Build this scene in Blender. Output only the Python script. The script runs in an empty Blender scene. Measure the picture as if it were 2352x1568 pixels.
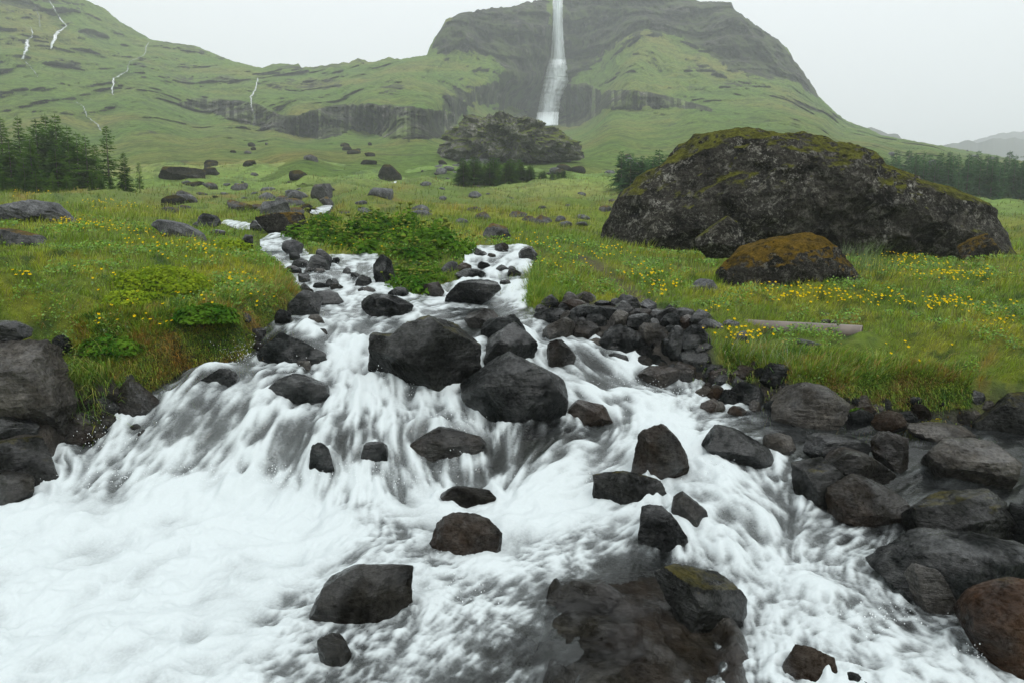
import bpy, bmesh, math, random
import numpy as np
from mathutils import Vector, Matrix

# ------------------------------------------------------------------ camera, sky, sun, exposure
SC = bpy.context.scene
COL = SC.collection
PITCH = math.radians(7.0)
cam_d = bpy.data.cameras.new('camera'); cam = bpy.data.objects.new('camera', cam_d); COL.objects.link(cam)
cam_d.sensor_width = 36.0; cam_d.lens = 24.0; cam_d.clip_start = 0.05; cam_d.clip_end = 6000.0
cam.location = (0, 0, 0); cam.rotation_euler = (math.pi/2 - PITCH, 0, 0)
SC.camera = cam

SUN_EL, SUN_AZ = math.radians(58), math.radians(150)
world = bpy.data.worlds.new('World'); SC.world = world; world.use_nodes = True
wn, wl = world.node_tree.nodes, world.node_tree.links
wn.clear()
w_out = wn.new('ShaderNodeOutputWorld')
sky = wn.new('ShaderNodeTexSky'); sky.sky_type = 'NISHITA'; sky.sun_disc = False
sky.sun_elevation = SUN_EL; sky.sun_rotation = SUN_AZ; sky.air_density = 1.0; sky.dust_density = 6.0
hs = wn.new('ShaderNodeHueSaturation'); hs.inputs['Saturation'].default_value = 0.35
b_sky = wn.new('ShaderNodeBackground'); b_sky.inputs['Strength'].default_value = 0.05
wl.new(sky.outputs[0], hs.inputs['Color']); wl.new(hs.outputs[0], b_sky.inputs['Color'])
# overcast cloud deck: luminance rises from horizon to zenith as in the standard overcast sky
tc = wn.new('ShaderNodeTexCoord'); sx = wn.new('ShaderNodeSeparateXYZ'); wl.new(tc.outputs['Generated'], sx.inputs[0])
mx = wn.new('ShaderNodeMath'); mx.operation = 'MAXIMUM'; mx.inputs[1].default_value = 0.0; wl.new(sx.outputs[2], mx.inputs[0])
ml = wn.new('ShaderNodeMath'); ml.operation = 'MULTIPLY_ADD'; ml.inputs[1].default_value = 0.75; ml.inputs[2].default_value = 0.70
wl.new(mx.outputs[0], ml.inputs[0])
b_cl = wn.new('ShaderNodeBackground'); b_cl.inputs['Color'].default_value = (0.955, 1.0, 1.01, 1)
wl.new(ml.outputs[0], b_cl.inputs['Strength'])
w_add = wn.new('ShaderNodeAddShader'); wl.new(b_sky.outputs[0], w_add.inputs[0]); wl.new(b_cl.outputs[0], w_add.inputs[1])
wl.new(w_add.outputs[0], w_out.inputs['Surface'])

sun_d = bpy.data.lights.new('sun', 'SUN'); sun_d.energy = 1.0; sun_d.angle = math.radians(35); sun_d.color = (1.0, 0.98, 0.95)
sun = bpy.data.objects.new('sun', sun_d); COL.objects.link(sun)
sun_dir = Vector((math.sin(SUN_AZ)*math.cos(SUN_EL), math.cos(SUN_AZ)*math.cos(SUN_EL), math.sin(SUN_EL)))
sun.rotation_euler = sun_dir.to_track_quat('Z', 'Y').to_euler()

SC.view_settings.view_transform = 'Standard'; SC.view_settings.look = 'None'
SC.view_settings.exposure = 0.0; SC.view_settings.gamma = 1.0; SC.view_settings.use_curve_mapping = False
cy = SC.cycles
cy.max_bounces = 6; cy.diffuse_bounces = 3; cy.glossy_bounces = 3; cy.transmission_bounces = 4
cy.transparent_max_bounces = 10; cy.volume_bounces = 1
cy.use_denoising = True
try:
    cy.denoiser = 'OPENIMAGEDENOISE'; cy.denoising_input_passes = 'RGB_ALBEDO_NORMAL'
except Exception: pass

HAZE_DENSITY = 0.00095

# ------------------------------------------------------------------ helpers
rng = np.random.default_rng(7)
random.seed(7)
F = 1568.0; CU, CV = 1176.0, 784.0
cp, sp = math.cos(PITCH), math.sin(PITCH)
def ray(u, v):
    """photo position (2352 wide) -> slopes a = x/y, s = z/y"""
    xc = (np.asarray(u, float) - CU)/F; yc = -(np.asarray(v, float) - CV)/F
    dy = cp + yc*sp; dz = -sp + yc*cp
    return xc/dy, dz/dy
def unproj(u, v, y):
    a, s = ray(u, v); return np.array([a*y, y, s*y])
CROP = {1: (0, 0), 2: (784, 0), 3: (1568, 0), 4: (0, 490), 5: (784, 490), 6: (1568, 490), 7: (588, 980), 8: (1470, 980), 0: None}
def P(c, pts):
    p = np.array(pts, float)
    return p if c == 0 else p*0.375 + np.array(CROP[c], float)

def _hash(ix, iy, iz, seed):
    h = (ix*374761393 + iy*668265263 + iz*2147483647 + seed*974634797) & 0xFFFFFFFF
    h = ((h ^ (h >> 13))*1274126177) & 0xFFFFFFFF
    h = ((h ^ (h >> 16))*2246822519) & 0xFFFFFFFF
    return (h ^ (h >> 15)) & 0xFFFFFFFF
def noise3(p, seed=0):
    """gradient noise about -1..1, p (n,3)"""
    p = np.asarray(p, float); i = np.floor(p).astype(np.int64); f = p - i
    w = f*f*f*(f*(f*6-15)+10); out = 0
    for dx in (0, 1):
        for dy in (0, 1):
            for dz in (0, 1):
                h = _hash(i[:, 0]+dx, i[:, 1]+dy, i[:, 2]+dz, seed)
                g0 = (h & 1023)/511.5-1; g1 = ((h >> 10) & 1023)/511.5-1; g2 = ((h >> 20) & 1023)/511.5-1
                d = g0*(f[:, 0]-dx)+g1*(f[:, 1]-dy)+g2*(f[:, 2]-dz)
                ww = (w[:, 0] if dx else 1-w[:, 0])*(w[:, 1] if dy else 1-w[:, 1])*(w[:, 2] if dz else 1-w[:, 2])
                out = out + d*ww
    return out*1.3
def fbm(p, oct=4, seed=0, lac=2.03, gain=0.5, ridged=False):
    p = np.asarray(p, float); t = 0; amp = 1; s = 1; tot = 0
    for o in range(oct):
        n = noise3(p*s, seed+o*17)
        t = t + amp*((1-2*np.abs(n)) if ridged else n); tot += amp; amp *= gain; s *= lac
    return t/tot
def sstep(a, b, x):
    t = np.clip((x-a)/(b-a), 0, 1); return t*t*(3-2*t)

class RBF:
    def __init__(self, xy, val, c=0.10, lam=1e-4):
        self.x = np.asarray(xy, float); n = len(self.x); self.c = c
        d = np.sqrt(((self.x[:, None]-self.x[None])**2).sum(2)+c*c)
        A = np.zeros((n+3, n+3)); A[:n, :n] = -d+np.eye(n)*lam
        A[:n, n] = 1; A[:n, n+1:] = self.x; A[n, :n] = 1; A[n+1:, :n] = self.x.T
        val = np.asarray(val, float); self.sh = val.shape[1:]
        b = np.zeros((n+3,)+self.sh); b[:n] = val
        self.w = np.linalg.solve(A, b)
    def __call__(self, q):
        q = np.asarray(q, float); out = np.zeros((len(q),)+self.sh); n = len(self.x)
        for k in range(0, len(q), 20000):
            c = q[k:k+20000]
            d = np.sqrt((c[:, None, 0]-self.x[None, :, 0])**2+(c[:, None, 1]-self.x[None, :, 1])**2+self.c**2)
            out[k:k+20000] = -d@self.w[:n]+self.w[n]+c@self.w[n+1:]
        return out

def new_mesh(name, v, tris=None, quads=None, smooth=True):
    me = bpy.data.meshes.new(name)
    v = np.asarray(v, np.float32); me.vertices.add(len(v)); me.vertices.foreach_set('co', v.ravel())
    loops = []; starts = []; tot = 0
    if quads is not None and len(quads):
        q = np.asarray(quads, np.int32); loops.append(q.ravel()); starts.append(np.arange(len(q))*4); tot = len(q)*4
    if tris is not None and len(tris):
        t = np.asarray(tris, np.int32); loops.append(t.ravel()); starts.append(tot+np.arange(len(t))*3)
    loops = np.concatenate(loops).astype(np.int32); starts = np.concatenate(starts).astype(np.int32)
    me.loops.add(len(loops)); me.loops.foreach_set('vertex_index', loops)
    me.polygons.add(len(starts)); me.polygons.foreach_set('loop_start', starts)
    if smooth: me.polygons.foreach_set('use_smooth', np.ones(len(starts), bool))
    me.update(calc_edges=True); me.validate()
    return me
def set_attr(me, name, val):
    val = np.asarray(val, np.float32)
    if val.ndim == 1:
        at = me.attributes.new(name, 'FLOAT', 'POINT'); at.data.foreach_set('value', val)
    else:
        if val.shape[1] == 3: val = np.concatenate([val, np.ones((len(val), 1), np.float32)], 1)
        at = me.attributes.new(name, 'FLOAT_COLOR', 'POINT'); at.data.foreach_set('color', val.ravel())
def link(name, me, mat=None, parent=None, label=None, cat=None, group=None, kind=None):
    o = bpy.data.objects.new(name, me); COL.objects.link(o)
    if mat is not None and me is not None and len(me.materials) == 0:
        for m in (mat if isinstance(mat, (list, tuple)) else [mat]): me.materials.append(m)
    if parent is not None: o.parent = parent
    tag(o, label, cat, group, kind); return o
def tag(o, label=None, cat=None, group=None, kind=None):
    if label: o['label'] = label
    if cat: o['category'] = cat
    if group: o['group'] = group
    if kind: o['kind'] = kind

def grid_faces(nr, nc, mask=None):
    i = np.arange(nr*nc).reshape(nr, nc)
    q = np.stack([i[:-1, :-1], i[:-1, 1:], i[1:, 1:], i[1:, :-1]], -1).reshape(-1, 4)
    return q if mask is None else q[mask.ravel()]
def compact(v, q, *attrs):
    used = np.unique(q); m = np.full(len(v), -1, np.int64); m[used] = np.arange(len(used))
    return (v[used], m[q]) + tuple(a[used] for a in attrs)

# ------------------------------------------------------------------ materials
class NT:
    def __init__(self, name):
        self.m = bpy.data.materials.new(name); self.m.use_nodes = True
        self.t = self.m.node_tree; self.n = self.t.nodes; self.n.clear(); self.l = self.t.links
        self.out = self.n.new('ShaderNodeOutputMaterial')
    def node(self, ty, **kw):
        n = self.n.new('ShaderNode'+ty)
        for k, v in kw.items():
            if k in n.inputs.keys() if isinstance(k, str) else False: self.put(n, k, v)
            else: setattr(n, k, v)
        return n
    def put(self, n, k, v):
        if isinstance(v, bpy.types.NodeSocket): self.l.new(v, n.inputs[k])
        else: n.inputs[k].default_value = v
    def co(self, kind='Object', scale=(1, 1, 1)):
        t = self.n.new('ShaderNodeTexCoord'); m = self.n.new('ShaderNodeMapping'); m.inputs['Scale'].default_value = scale
        self.l.new(t.outputs[kind], m.inputs[0]); return m.outputs[0]
    def wpos(self, scale=(1, 1, 1)):
        t = self.n.new('ShaderNodeNewGeometry'); m = self.n.new('ShaderNodeMapping'); m.inputs['Scale'].default_value = scale
        self.l.new(t.outputs['Position'], m.inputs[0]); return m.outputs[0]
    def noise(self, vec, scale, detail=5, rough=0.55, dist=0.0):
        n = self.n.new('ShaderNodeTexNoise'); self.l.new(vec, n.inputs['Vector'])
        n.inputs['Scale'].default_value = scale; n.inputs['Detail'].default_value = detail
        n.inputs['Roughness'].default_value = rough; n.inputs['Distortion'].default_value = dist
        return n.outputs[0]
    def ramp(self, fac, stops):
        n = self.n.new('ShaderNodeValToRGB'); self.l.new(fac, n.inputs[0]); e = n.color_ramp.elements
        while len(e) < len(stops): e.new(0.5)
        for el, (p, c) in zip(e, stops):
            el.position = p; el.color = (c, c, c, 1) if not hasattr(c, '__len__') else (*c, 1)
        return n.outputs[0]
    def mix(self, fac, a, b, mode='MIX'):
        n = self.n.new('ShaderNodeMix'); n.data_type = 'RGBA'; n.blend_type = mode
        for i, v in ((0, fac), (6, a), (7, b)):
            if isinstance(v, bpy.types.NodeSocket): self.l.new(v, n.inputs[i])
            elif i == 0: n.inputs[0].default_value = v
            else: n.inputs[i].default_value = (*v, 1) if len(v) == 3 else v
        return n.outputs[2]
    def math(self, op, a, b=0.0, clamp=False):
        n = self.n.new('ShaderNodeMath'); n.operation = op; n.use_clamp = clamp
        for i, v in ((0, a), (1, b)):
            if isinstance(v, bpy.types.NodeSocket): self.l.new(v, n.inputs[i])
            else: n.inputs[i].default_value = v
        return n.outputs[0]
    def attr(self, name, fac=False):
        n = self.n.new('ShaderNodeAttribute'); n.attribute_name = name; return n.outputs['Fac' if fac else 'Color']
    def up(self):
        g = self.n.new('ShaderNodeNewGeometry'); s = self.n.new('ShaderNodeSeparateXYZ'); self.l.new(g.outputs['Normal'], s.inputs[0]); return s.outputs[2]
    def bump(self, h, strength=0.5, dist=0.02):
        n = self.n.new('ShaderNodeBump'); n.inputs['Strength'].default_value = strength; n.inputs['Distance'].default_value = dist
        self.l.new(h, n.inputs['Height']); return n.outputs[0]
    def pbsdf(self, base, rough=0.6, normal=None, spec=0.5, **kw):
        n = self.n.new('ShaderNodeBsdfPrincipled')
        self.put(n, 'Base Color', base if isinstance(base, bpy.types.NodeSocket) else (*base, 1))
        self.put(n, 'Roughness', rough); self.put(n, 'Specular IOR Level', spec)
        if normal is not None: self.l.new(normal, n.inputs['Normal'])
        return n.outputs[0]
    def done(self, sh):
        self.l.new(sh, self.out.inputs['Surface']); return self.m

def rock_material(name, dark, light, rough=(0.25, 0.55), moss=0.0, lichen=0.0, scale=1.0, mosscol=((0.045, 0.05, 0.008), (0.12, 0.09, 0.012)), rust=0.0, bump=0.8, spec=0.40, pit_shade=0.5, coat=0.0):
    t = NT(name); c = t.co('Object', (scale,)*3)
    oi = t.node('ObjectInfo'); va = t.n.new('ShaderNodeVectorMath'); va.operation = 'ADD'
    t.l.new(c, va.inputs[0]); t.l.new(oi.outputs['Location'], va.inputs[1]); c = va.outputs[0]
    n1 = t.noise(c, 3.0, 8, 0.65, 0.4); n2 = t.noise(c, 22, 6, 0.7); n3 = t.noise(c, 1.3, 3)
    col = t.ramp(n1, [(0.36, dark), (0.58, light), (0.72, tuple(x*1.7 for x in light))])  # stone mottling, its wide contrast also standing in for shading
    col = t.mix(t.ramp(n2, [(0.35, 0.55), (0.65, 0.0)]), col, tuple(x*0.45 for x in dark))
    if rust > 0:
        col = t.mix(t.math('MULTIPLY', t.ramp(n3, [(0.45, 0.0), (0.6, 1.0)]), rust), col, (0.075, 0.035, 0.014))
    if lichen > 0:
        big_ = t.ramp(t.noise(c, 1.1, 4, 0.6), [(0.40, 0.0), (0.60, 1.0)])
        m1 = t.ramp(t.noise(c, 9, 9, 0.8, 0.6), [(0.53, 0.0), (0.585, 1.0)])
        m2 = t.ramp(t.noise(c, 30, 5, 0.75), [(0.56, 0.0), (0.62, 1.0)])
        m3 = t.math('MAXIMUM', t.math('MULTIPLY', m1, t.math('ADD', t.math('MULTIPLY', big_, 0.75), 0.25)), t.math('MULTIPLY', m2, t.math('ADD', t.math('MULTIPLY', big_, 0.6), 0.2)))
        lc = t.ramp(t.noise(c, 5, 3), [(0.35, (0.16, 0.15, 0.125)), (0.65, (0.40, 0.39, 0.35))])
        col = t.mix(t.math('MULTIPLY', m3, lichen), col, lc)
    vr = t.node('TexVoronoi', feature='DISTANCE_TO_EDGE'); vr.inputs['Scale'].default_value = 1.7
    dv = t.n.new('ShaderNodeVectorMath'); dv.operation = 'MULTIPLY_ADD'; nd = t.n.new('ShaderNodeTexNoise'); nd.inputs['Scale'].default_value = 3.5; nd.inputs['Detail'].default_value = 5
    t.l.new(c, nd.inputs['Vector']); t.l.new(nd.outputs['Color'], dv.inputs[0]); dv.inputs[1].default_value = (0.5, 0.5, 0.5); t.l.new(c, dv.inputs[2]); t.l.new(dv.outputs[0], vr.inputs['Vector'])
    crack = t.ramp(vr.outputs['Distance'], [(0.0, 0.0), (0.035, 1.0)])
    lam = t.noise(t.co('Object', (2*scale, 2*scale, 13*scale)), 1.6, 5, 0.65)
    col = t.mix(t.math('MULTIPLY', t.math('SUBTRACT', 1.0, crack), 0.25), col, tuple(x*0.35 for x in dark))
    hgt = t.math('ADD', t.math('ADD', n1, t.math('MULTIPLY', n2, 0.45)), t.math('ADD', t.math('MULTIPLY', crack, 0.10), t.math('MULTIPLY', lam, 0.5)))
    ro = t.ramp(t.noise(c, 6, 5, 0.6), [(0.35, rough[0]), (0.65, rough[1])])
    if moss > 0:
        up = t.up(); mn = t.noise(c, 3.2, 8, 0.7); mf = t.math('MULTIPLY', t.math('ADD', t.math('MULTIPLY', up, 0.55), mn), 0.7)
        lo = 1.22-moss*0.42
        m = t.ramp(mf, [(lo*0.7, 0.0), (lo*0.7+0.09, 1.0)])
        mc = t.ramp(t.noise(c, 7, 6, 0.7), [(0.35, mosscol[0]), (0.55, mosscol[1]), (0.75, tuple(x*1.5 for x in mosscol[1]))])
        col = t.mix(m, col, mc); ro = t.mix(m, ro, (0.95, 0.95, 0.95))
        hgt = t.math('ADD', hgt, t.math('MULTIPLY', m, t.math('MULTIPLY', t.noise(c, 60, 4, 0.8), 0.8)))
    n5 = t.noise(c, 38, 4, 0.7)
    col = t.mix(t.ramp(n5, [(0.36, pit_shade), (0.54, 0.0)]), col, tuple(x*0.2 for x in dark))  # shade of the pits painted into the colour, darker where the bump is low
    sp_ = t.math('MULTIPLY', t.math('MULTIPLY', t.ramp(n5, [(0.36, 0.15), (0.58, 1.0)]), t.ramp(t.noise(c, 3.2, 6, 0.65), [(0.40, 0.08), (0.60, 1.0)])), spec*0.9)  # specular cut in the pits too, so their painted shade stays dark
    hgt = t.math('ADD', hgt, t.math('MULTIPLY', n5, 0.3))
    sh = t.pbsdf(col, ro, t.bump(hgt, bump, 0.07/scale), sp_)
    if coat > 0:
        nd_ = sh.node; t.put(nd_, 'Coat Weight', t.math('MULTIPLY', t.ramp(t.noise(c, 2.4, 5, 0.6), [(0.46, 0.0), (0.55, 1.0)]), coat*1.9)); nd_.inputs['Coat Roughness'].default_value = 0.07
        t.l.new(t.bump(t.math('ADD', n1, t.math('ADD', t.math('MULTIPLY', lam, 0.5), t.math('MULTIPLY', n2, 0.3))), 0.9, 0.05/scale), nd_.inputs['Coat Normal'])
    return t.done(sh)

M = {}
M['wet'] = rock_material('wet_basalt', (0.0025, 0.003, 0.003), (0.016, 0.019, 0.0185), (0.25, 0.6), moss=0.05, coat=0.45)
M['wetmoss'] = rock_material('wet_mossy_basalt', (0.0025, 0.003, 0.0025), (0.016, 0.017, 0.015), (0.25, 0.6), coat=0.35, moss=0.62, mosscol=((0.02, 0.022, 0.005), (0.07, 0.06, 0.01)))
M['brown'] = rock_material('wet_brown_rock', (0.005, 0.0046, 0.004), (0.028, 0.026, 0.021), (0.25, 0.55), rust=0.22, coat=0.35)
M['tan'] = rock_material('wet_tan_rock', (0.020, 0.0185, 0.016), (0.088, 0.080, 0.068), (0.18, 0.45), coat=0.3)
M['red'] = rock_material('rust_red_rock', (0.010, 0.007, 0.005), (0.050, 0.026, 0.014), (0.25, 0.5), rust=0.9, moss=0.25)
M['grey'] = rock_material('dry_grey_rock', (0.05, 0.052, 0.054), (0.17, 0.175, 0.18), (0.45, 0.75), moss=0.05)
M['greymoss'] = rock_material('grey_mossy_rock', (0.04, 0.042, 0.042), (0.15, 0.15, 0.15), (0.5, 0.8), moss=0.75, mosscol=((0.06, 0.055, 0.01), (0.14, 0.085, 0.015)))
M['boulder'] = rock_material('lichen_boulder_rock', (0.010, 0.010, 0.0085), (0.058, 0.054, 0.046), (0.7, 0.95), moss=1.0, lichen=0.85, scale=0.55, bump=0.9, spec=0.2, mosscol=((0.035, 0.036, 0.006), (0.13, 0.135, 0.018)))
M['boulder2'] = rock_material('orange_moss_boulder_rock', (0.012, 0.012, 0.010), (0.045, 0.042, 0.036), (0.7, 0.95), moss=1.25, lichen=0.6, scale=1.0, bump=0.9, spec=0.2, mosscol=((0.035, 0.026, 0.005), (0.15, 0.095, 0.012)))
M['knoll'] = rock_material('weathered_crag_rock', (0.09, 0.087, 0.08), (0.34, 0.33, 0.30), (0.8, 0.95), moss=1.25, scale=0.16, bump=1.0, spec=0.2, mosscol=((0.09, 0.13, 0.028), (0.16, 0.19, 0.042)))
M['outcrop'] = rock_material('dark_outcrop_rock', (0.018, 0.019, 0.016), (0.055, 0.055, 0.045), (0.8, 0.95), moss=0.9, scale=0.25, bump=1.0, spec=0.2, mosscol=((0.04, 0.04, 0.01), (0.09, 0.07, 0.015)))

def grass_material():
    t = NT('grass_blades'); c = t.attr('col')
    d = t.node('BsdfDiffuse'); t.l.new(c, d.inputs[0])
    tr = t.node('BsdfTranslucent'); t.l.new(t.mix(1.0, c, (1.1, 1.2, 0.6), 'MULTIPLY'), tr.inputs[0])
    g = t.node('BsdfGlossy'); g.inputs['Roughness'].default_value = 0.45; g.inputs['Color'].default_value = (0.8, 0.85, 0.9, 1)
    m1 = t.node('MixShader'); m1.inputs[0].default_value = 0.35; t.l.new(d.outputs[0], m1.inputs[1]); t.l.new(tr.outputs[0], m1.inputs[2])
    m2 = t.node('MixShader'); m2.inputs[0].default_value = 0.035; t.l.new(m1.outputs[0], m2.inputs[1]); t.l.new(g.outputs[0], m2.inputs[2])
    return t.done(m2.outputs[0])
M['grass'] = grass_material()

def leafy(name, c1, c2, scale=4.0, trans=0.3):
    t = NT(name); n = t.noise(t.wpos(), scale, 4)
    oi = t.node('ObjectInfo')
    c = t.mix(t.ramp(n, [(0.35, 0.0), (0.65, 1.0)]), c1, c2)
    c = t.mix(t.math('MULTIPLY', oi.outputs['Random'], 0.35), c, tuple(x*0.5 for x in c1))
    d = t.node('BsdfDiffuse'); t.l.new(c, d.inputs[0]); tr = t.node('BsdfTranslucent'); t.l.new(c, tr.inputs[0])
    m = t.node('MixShader'); m.inputs[0].default_value = trans; t.l.new(d.outputs[0], m.inputs[1]); t.l.new(tr.outputs[0], m.inputs[2])
    return t.done(m.outputs[0])
M['spruce'] = leafy('spruce_needles', (0.030, 0.095, 0.012), (0.13, 0.245, 0.030), 1.2, 0.5)
M['spruce_blue'] = leafy('blue_spruce_needles', (0.040, 0.125, 0.045), (0.12, 0.24, 0.085), 1.0, 0.5)
M['leaf'] = leafy('broad_leaves', (0.035, 0.115, 0.012), (0.15, 0.27, 0.025), 3.5, 0.4)
M['leaf_light'] = leafy('light_small_leaves', (0.14, 0.24, 0.016), (0.34, 0.42, 0.03), 9, 0.4)
M['umbel'] = leafy('angelica_flower_heads', (0.16, 0.20, 0.03), (0.24, 0.27, 0.05), 9, 0.3)
M['petal'] = leafy('buttercup_petals', (0.75, 0.50, 0.005), (0.85, 0.62, 0.01), 5, 0.3)
M['stem'] = leafy('green_stems', (0.05, 0.09, 0.015), (0.07, 0.11, 0.02), 5, 0.2)
M['yellowleaf'] = leafy('yellowed_leaves', (0.28, 0.22, 0.01), (0.42, 0.33, 0.02), 6, 0.3)
def bark():
    t = NT('spruce_bark'); n = t.noise(t.co('Object', (6, 6, 1.5)), 5, 6)
    return t.done(t.pbsdf(t.ramp(n, [(0.3, (0.07, 0.06, 0.05)), (0.7, (0.20, 0.18, 0.155))]), 0.9))
M['bark'] = bark()



def hill_grass(t, w):
    n1 = t.noise(w, 0.03, 6, 0.6); n2 = t.noise(w, 0.10, 8, 0.75); n3 = t.noise(w, 0.30, 7, 0.78); n4 = t.noise(t.wpos((1, 1, 3.2)), 0.10, 6, 0.7, 0.8)
    gr = t.ramp(n1, [(0.30, (0.130, 0.245, 0.042)), (0.48, (0.175, 0.265, 0.050)), (0.68, (0.265, 0.255, 0.066))])
    gr = t.mix(t.ramp(n2, [(0.36, 0.7), (0.50, 0.0)]), gr, (0.070, 0.125, 0.026))
    gr = t.mix(t.ramp(n3, [(0.38, 0.7), (0.50, 0.0)]), gr, (0.058, 0.105, 0.022))
    n6 = t.noise(w, 0.9, 5, 0.8)
    gr = t.mix(0.8, gr, t.ramp(n6, [(0.36, 0.42), (0.58, 1.1)]), 'MULTIPLY')
    return gr, n2, n3, n4
def mountain_material():
    t = NT('mountain_slope'); w = t.wpos(); rk = t.attr('rock', True); cl = t.attr('column', True)
    gr, n2, n3, n4 = hill_grass(t, w)
    gr = t.mix(t.ramp(n4, [(0.60, 0.0), (0.67, 0.7)]), gr, (0.055, 0.055, 0.04))
    streak = t.math('ADD', t.math('MULTIPLY', t.noise(t.wpos((0.30, 0.30, 0.03)), 1.0, 6, 0.75), 0.6), t.math('MULTIPLY', t.noise(t.wpos((0.05, 0.05, 0.35)), 1.0, 5, 0.7), 0.4))
    ro = t.ramp(streak, [(0.40, (0.006, 0.007, 0.007)), (0.5, (0.045, 0.042, 0.038)), (0.60, (0.17, 0.16, 0.14))])
    ro = t.mix(t.ramp(n3, [(0.42, 0.75), (0.56, 0.0)]), ro, (0.010, 0.011, 0.010))  # crevice shade painted near-black into the rock colour, following the bump
    ro = t.mix(t.ramp(n2, [(0.46, 0.0), (0.57, 0.85)]), ro, (0.085, 0.115, 0.036))
    ro = t.mix(0.85, ro, t.ramp(cl, [(0.0, 0.25), (0.5, 0.95), (1.0, 3.0)]), 'MULTIPLY')
    up = t.up(); sl = t.math('MULTIPLY', t.math('SUBTRACT', 0.64, up), 1.2)
    f = t.math('ADD', t.math('ADD', t.math('MULTIPLY', rk, 1.05), t.math('MAXIMUM', sl, -0.15)), t.math('MULTIPLY', t.math('SUBTRACT', t.noise(w, 0.12, 9, 0.8), 0.5), 2.6))
    col = t.mix(t.ramp(f, [(0.46, 0.0), (0.62, 1.0)]), gr, ro)
    h = t.math('ADD', t.math('MULTIPLY', n3, 0.7), n2)
    return t.done(t.pbsdf(col, 0.95, t.bump(h, 1.0, 3.0), 0.1))
M['mountain'] = mountain_material()


def ground_material():
    t = NT('meadow_ground'); w = t.wpos()
    g = t.attr('gcol'); n = t.noise(w, 9, 6, 0.7); n2 = t.noise(w, 0.9, 5, 0.6)
    col = t.mix(0.75, g, t.ramp(n, [(0.3, 0.25), (0.7, 1.0)]), 'MULTIPLY')
    col = t.mix(0.4, col, t.ramp(n2, [(0.3, 0.55), (0.7, 1.0)]), 'MULTIPLY')
    fg = t.mix(1.0, hill_grass(t, w)[0], (0.86, 0.86, 0.86), 'MULTIPLY'); col = t.mix(t.attr('far', True), col, fg)
    wet = t.attr('wet', True)
    bed = t.ramp(t.noise(w, 14, 6, 0.7), [(0.3, (0.008, 0.008, 0.007)), (0.7, (0.045, 0.038, 0.03))])
    col = t.mix(wet, col, bed)
    ro = t.mix(wet, (0.95,)*3, (0.35,)*3)
    h = t.math('ADD', t.noise(w, 5, 6, 0.65), t.math('MULTIPLY', t.noise(w, 40, 3, 0.7), 0.3))
    return t.done(t.pbsdf(col, ro, t.bump(h, 0.8, 0.06), 0.3))
M['ground'] = ground_material()
def far_material():
    t = NT('far_hill'); n = t.noise(t.wpos(), 0.02, 6)
    return t.done(t.pbsdf(t.ramp(n, [(0.3, (0.03, 0.035, 0.03)), (0.7, (0.06, 0.065, 0.05))]), 0.95, None, 0.1))
M['far'] = far_material()

def water_material(name, fine=55.0):
    t = NT(name); w = t.wpos()
    f = t.attr('foam', True)
    n = t.noise(w, fine, 5, 0.7); nn = t.math('MULTIPLY', t.math('SUBTRACT', n, 0.5), 0.65)
    edge = t.math('MULTIPLY', t.math('MULTIPLY', f, t.math('SUBTRACT', 1.0, f)), 4.0)
    fac = t.math('ADD', f, t.math('MULTIPLY', nn, edge), True)
    bn = t.bump(t.math('ADD', t.noise(w, 7, 4, 0.6, 0.6), t.math('MULTIPLY', n, 0.15)), 0.45, 0.03)
    tr = t.node('BsdfTransparent'); tr.inputs[0].default_value = (0.62, 0.70, 0.66, 1)
    gl = t.node('BsdfGlossy'); gl.inputs['Roughness'].default_value = 0.08; t.l.new(bn, gl.inputs['Normal'])
    fr = t.node('Fresnel'); fr.inputs['IOR'].default_value = 1.36; t.l.new(bn, fr.inputs['Normal'])
    clear = t.node('MixShader'); t.l.new(fr.outputs[0], clear.inputs[0]); t.l.new(tr.outputs[0], clear.inputs[1]); t.l.new(gl.outputs[0], clear.inputs[2])
    fo = t.node('BsdfDiffuse'); fo.inputs[0].default_value = (0.685, 0.75, 0.765, 1)
    t.l.new(t.bump(t.noise(w, 26, 5, 0.65), 0.35, 0.02), fo.inputs['Normal'])
    ft = t.node('BsdfTranslucent'); ft.inputs[0].default_value = (0.75, 0.82, 0.85, 1)
    fm = t.node('MixShader'); fm.inputs[0].default_value = 0.2; t.l.new(fo.outputs[0], fm.inputs[1]); t.l.new(ft.outputs[0], fm.inputs[2])
    m = t.node('MixShader'); t.l.new(fac, m.inputs[0]); t.l.new(clear.outputs[0], m.inputs[1]); t.l.new(fm.outputs[0], m.inputs[2])
    return t.done(m.outputs[0])
M['water'] = water_material('white_water')
M['farwater'] = water_material('far_white_water', 3.0)
def spray_mat():
    t = NT('water_drops'); return t.done(t.pbsdf((0.82, 0.86, 0.88), 0.3))
M['spray'] = spray_mat()

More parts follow.
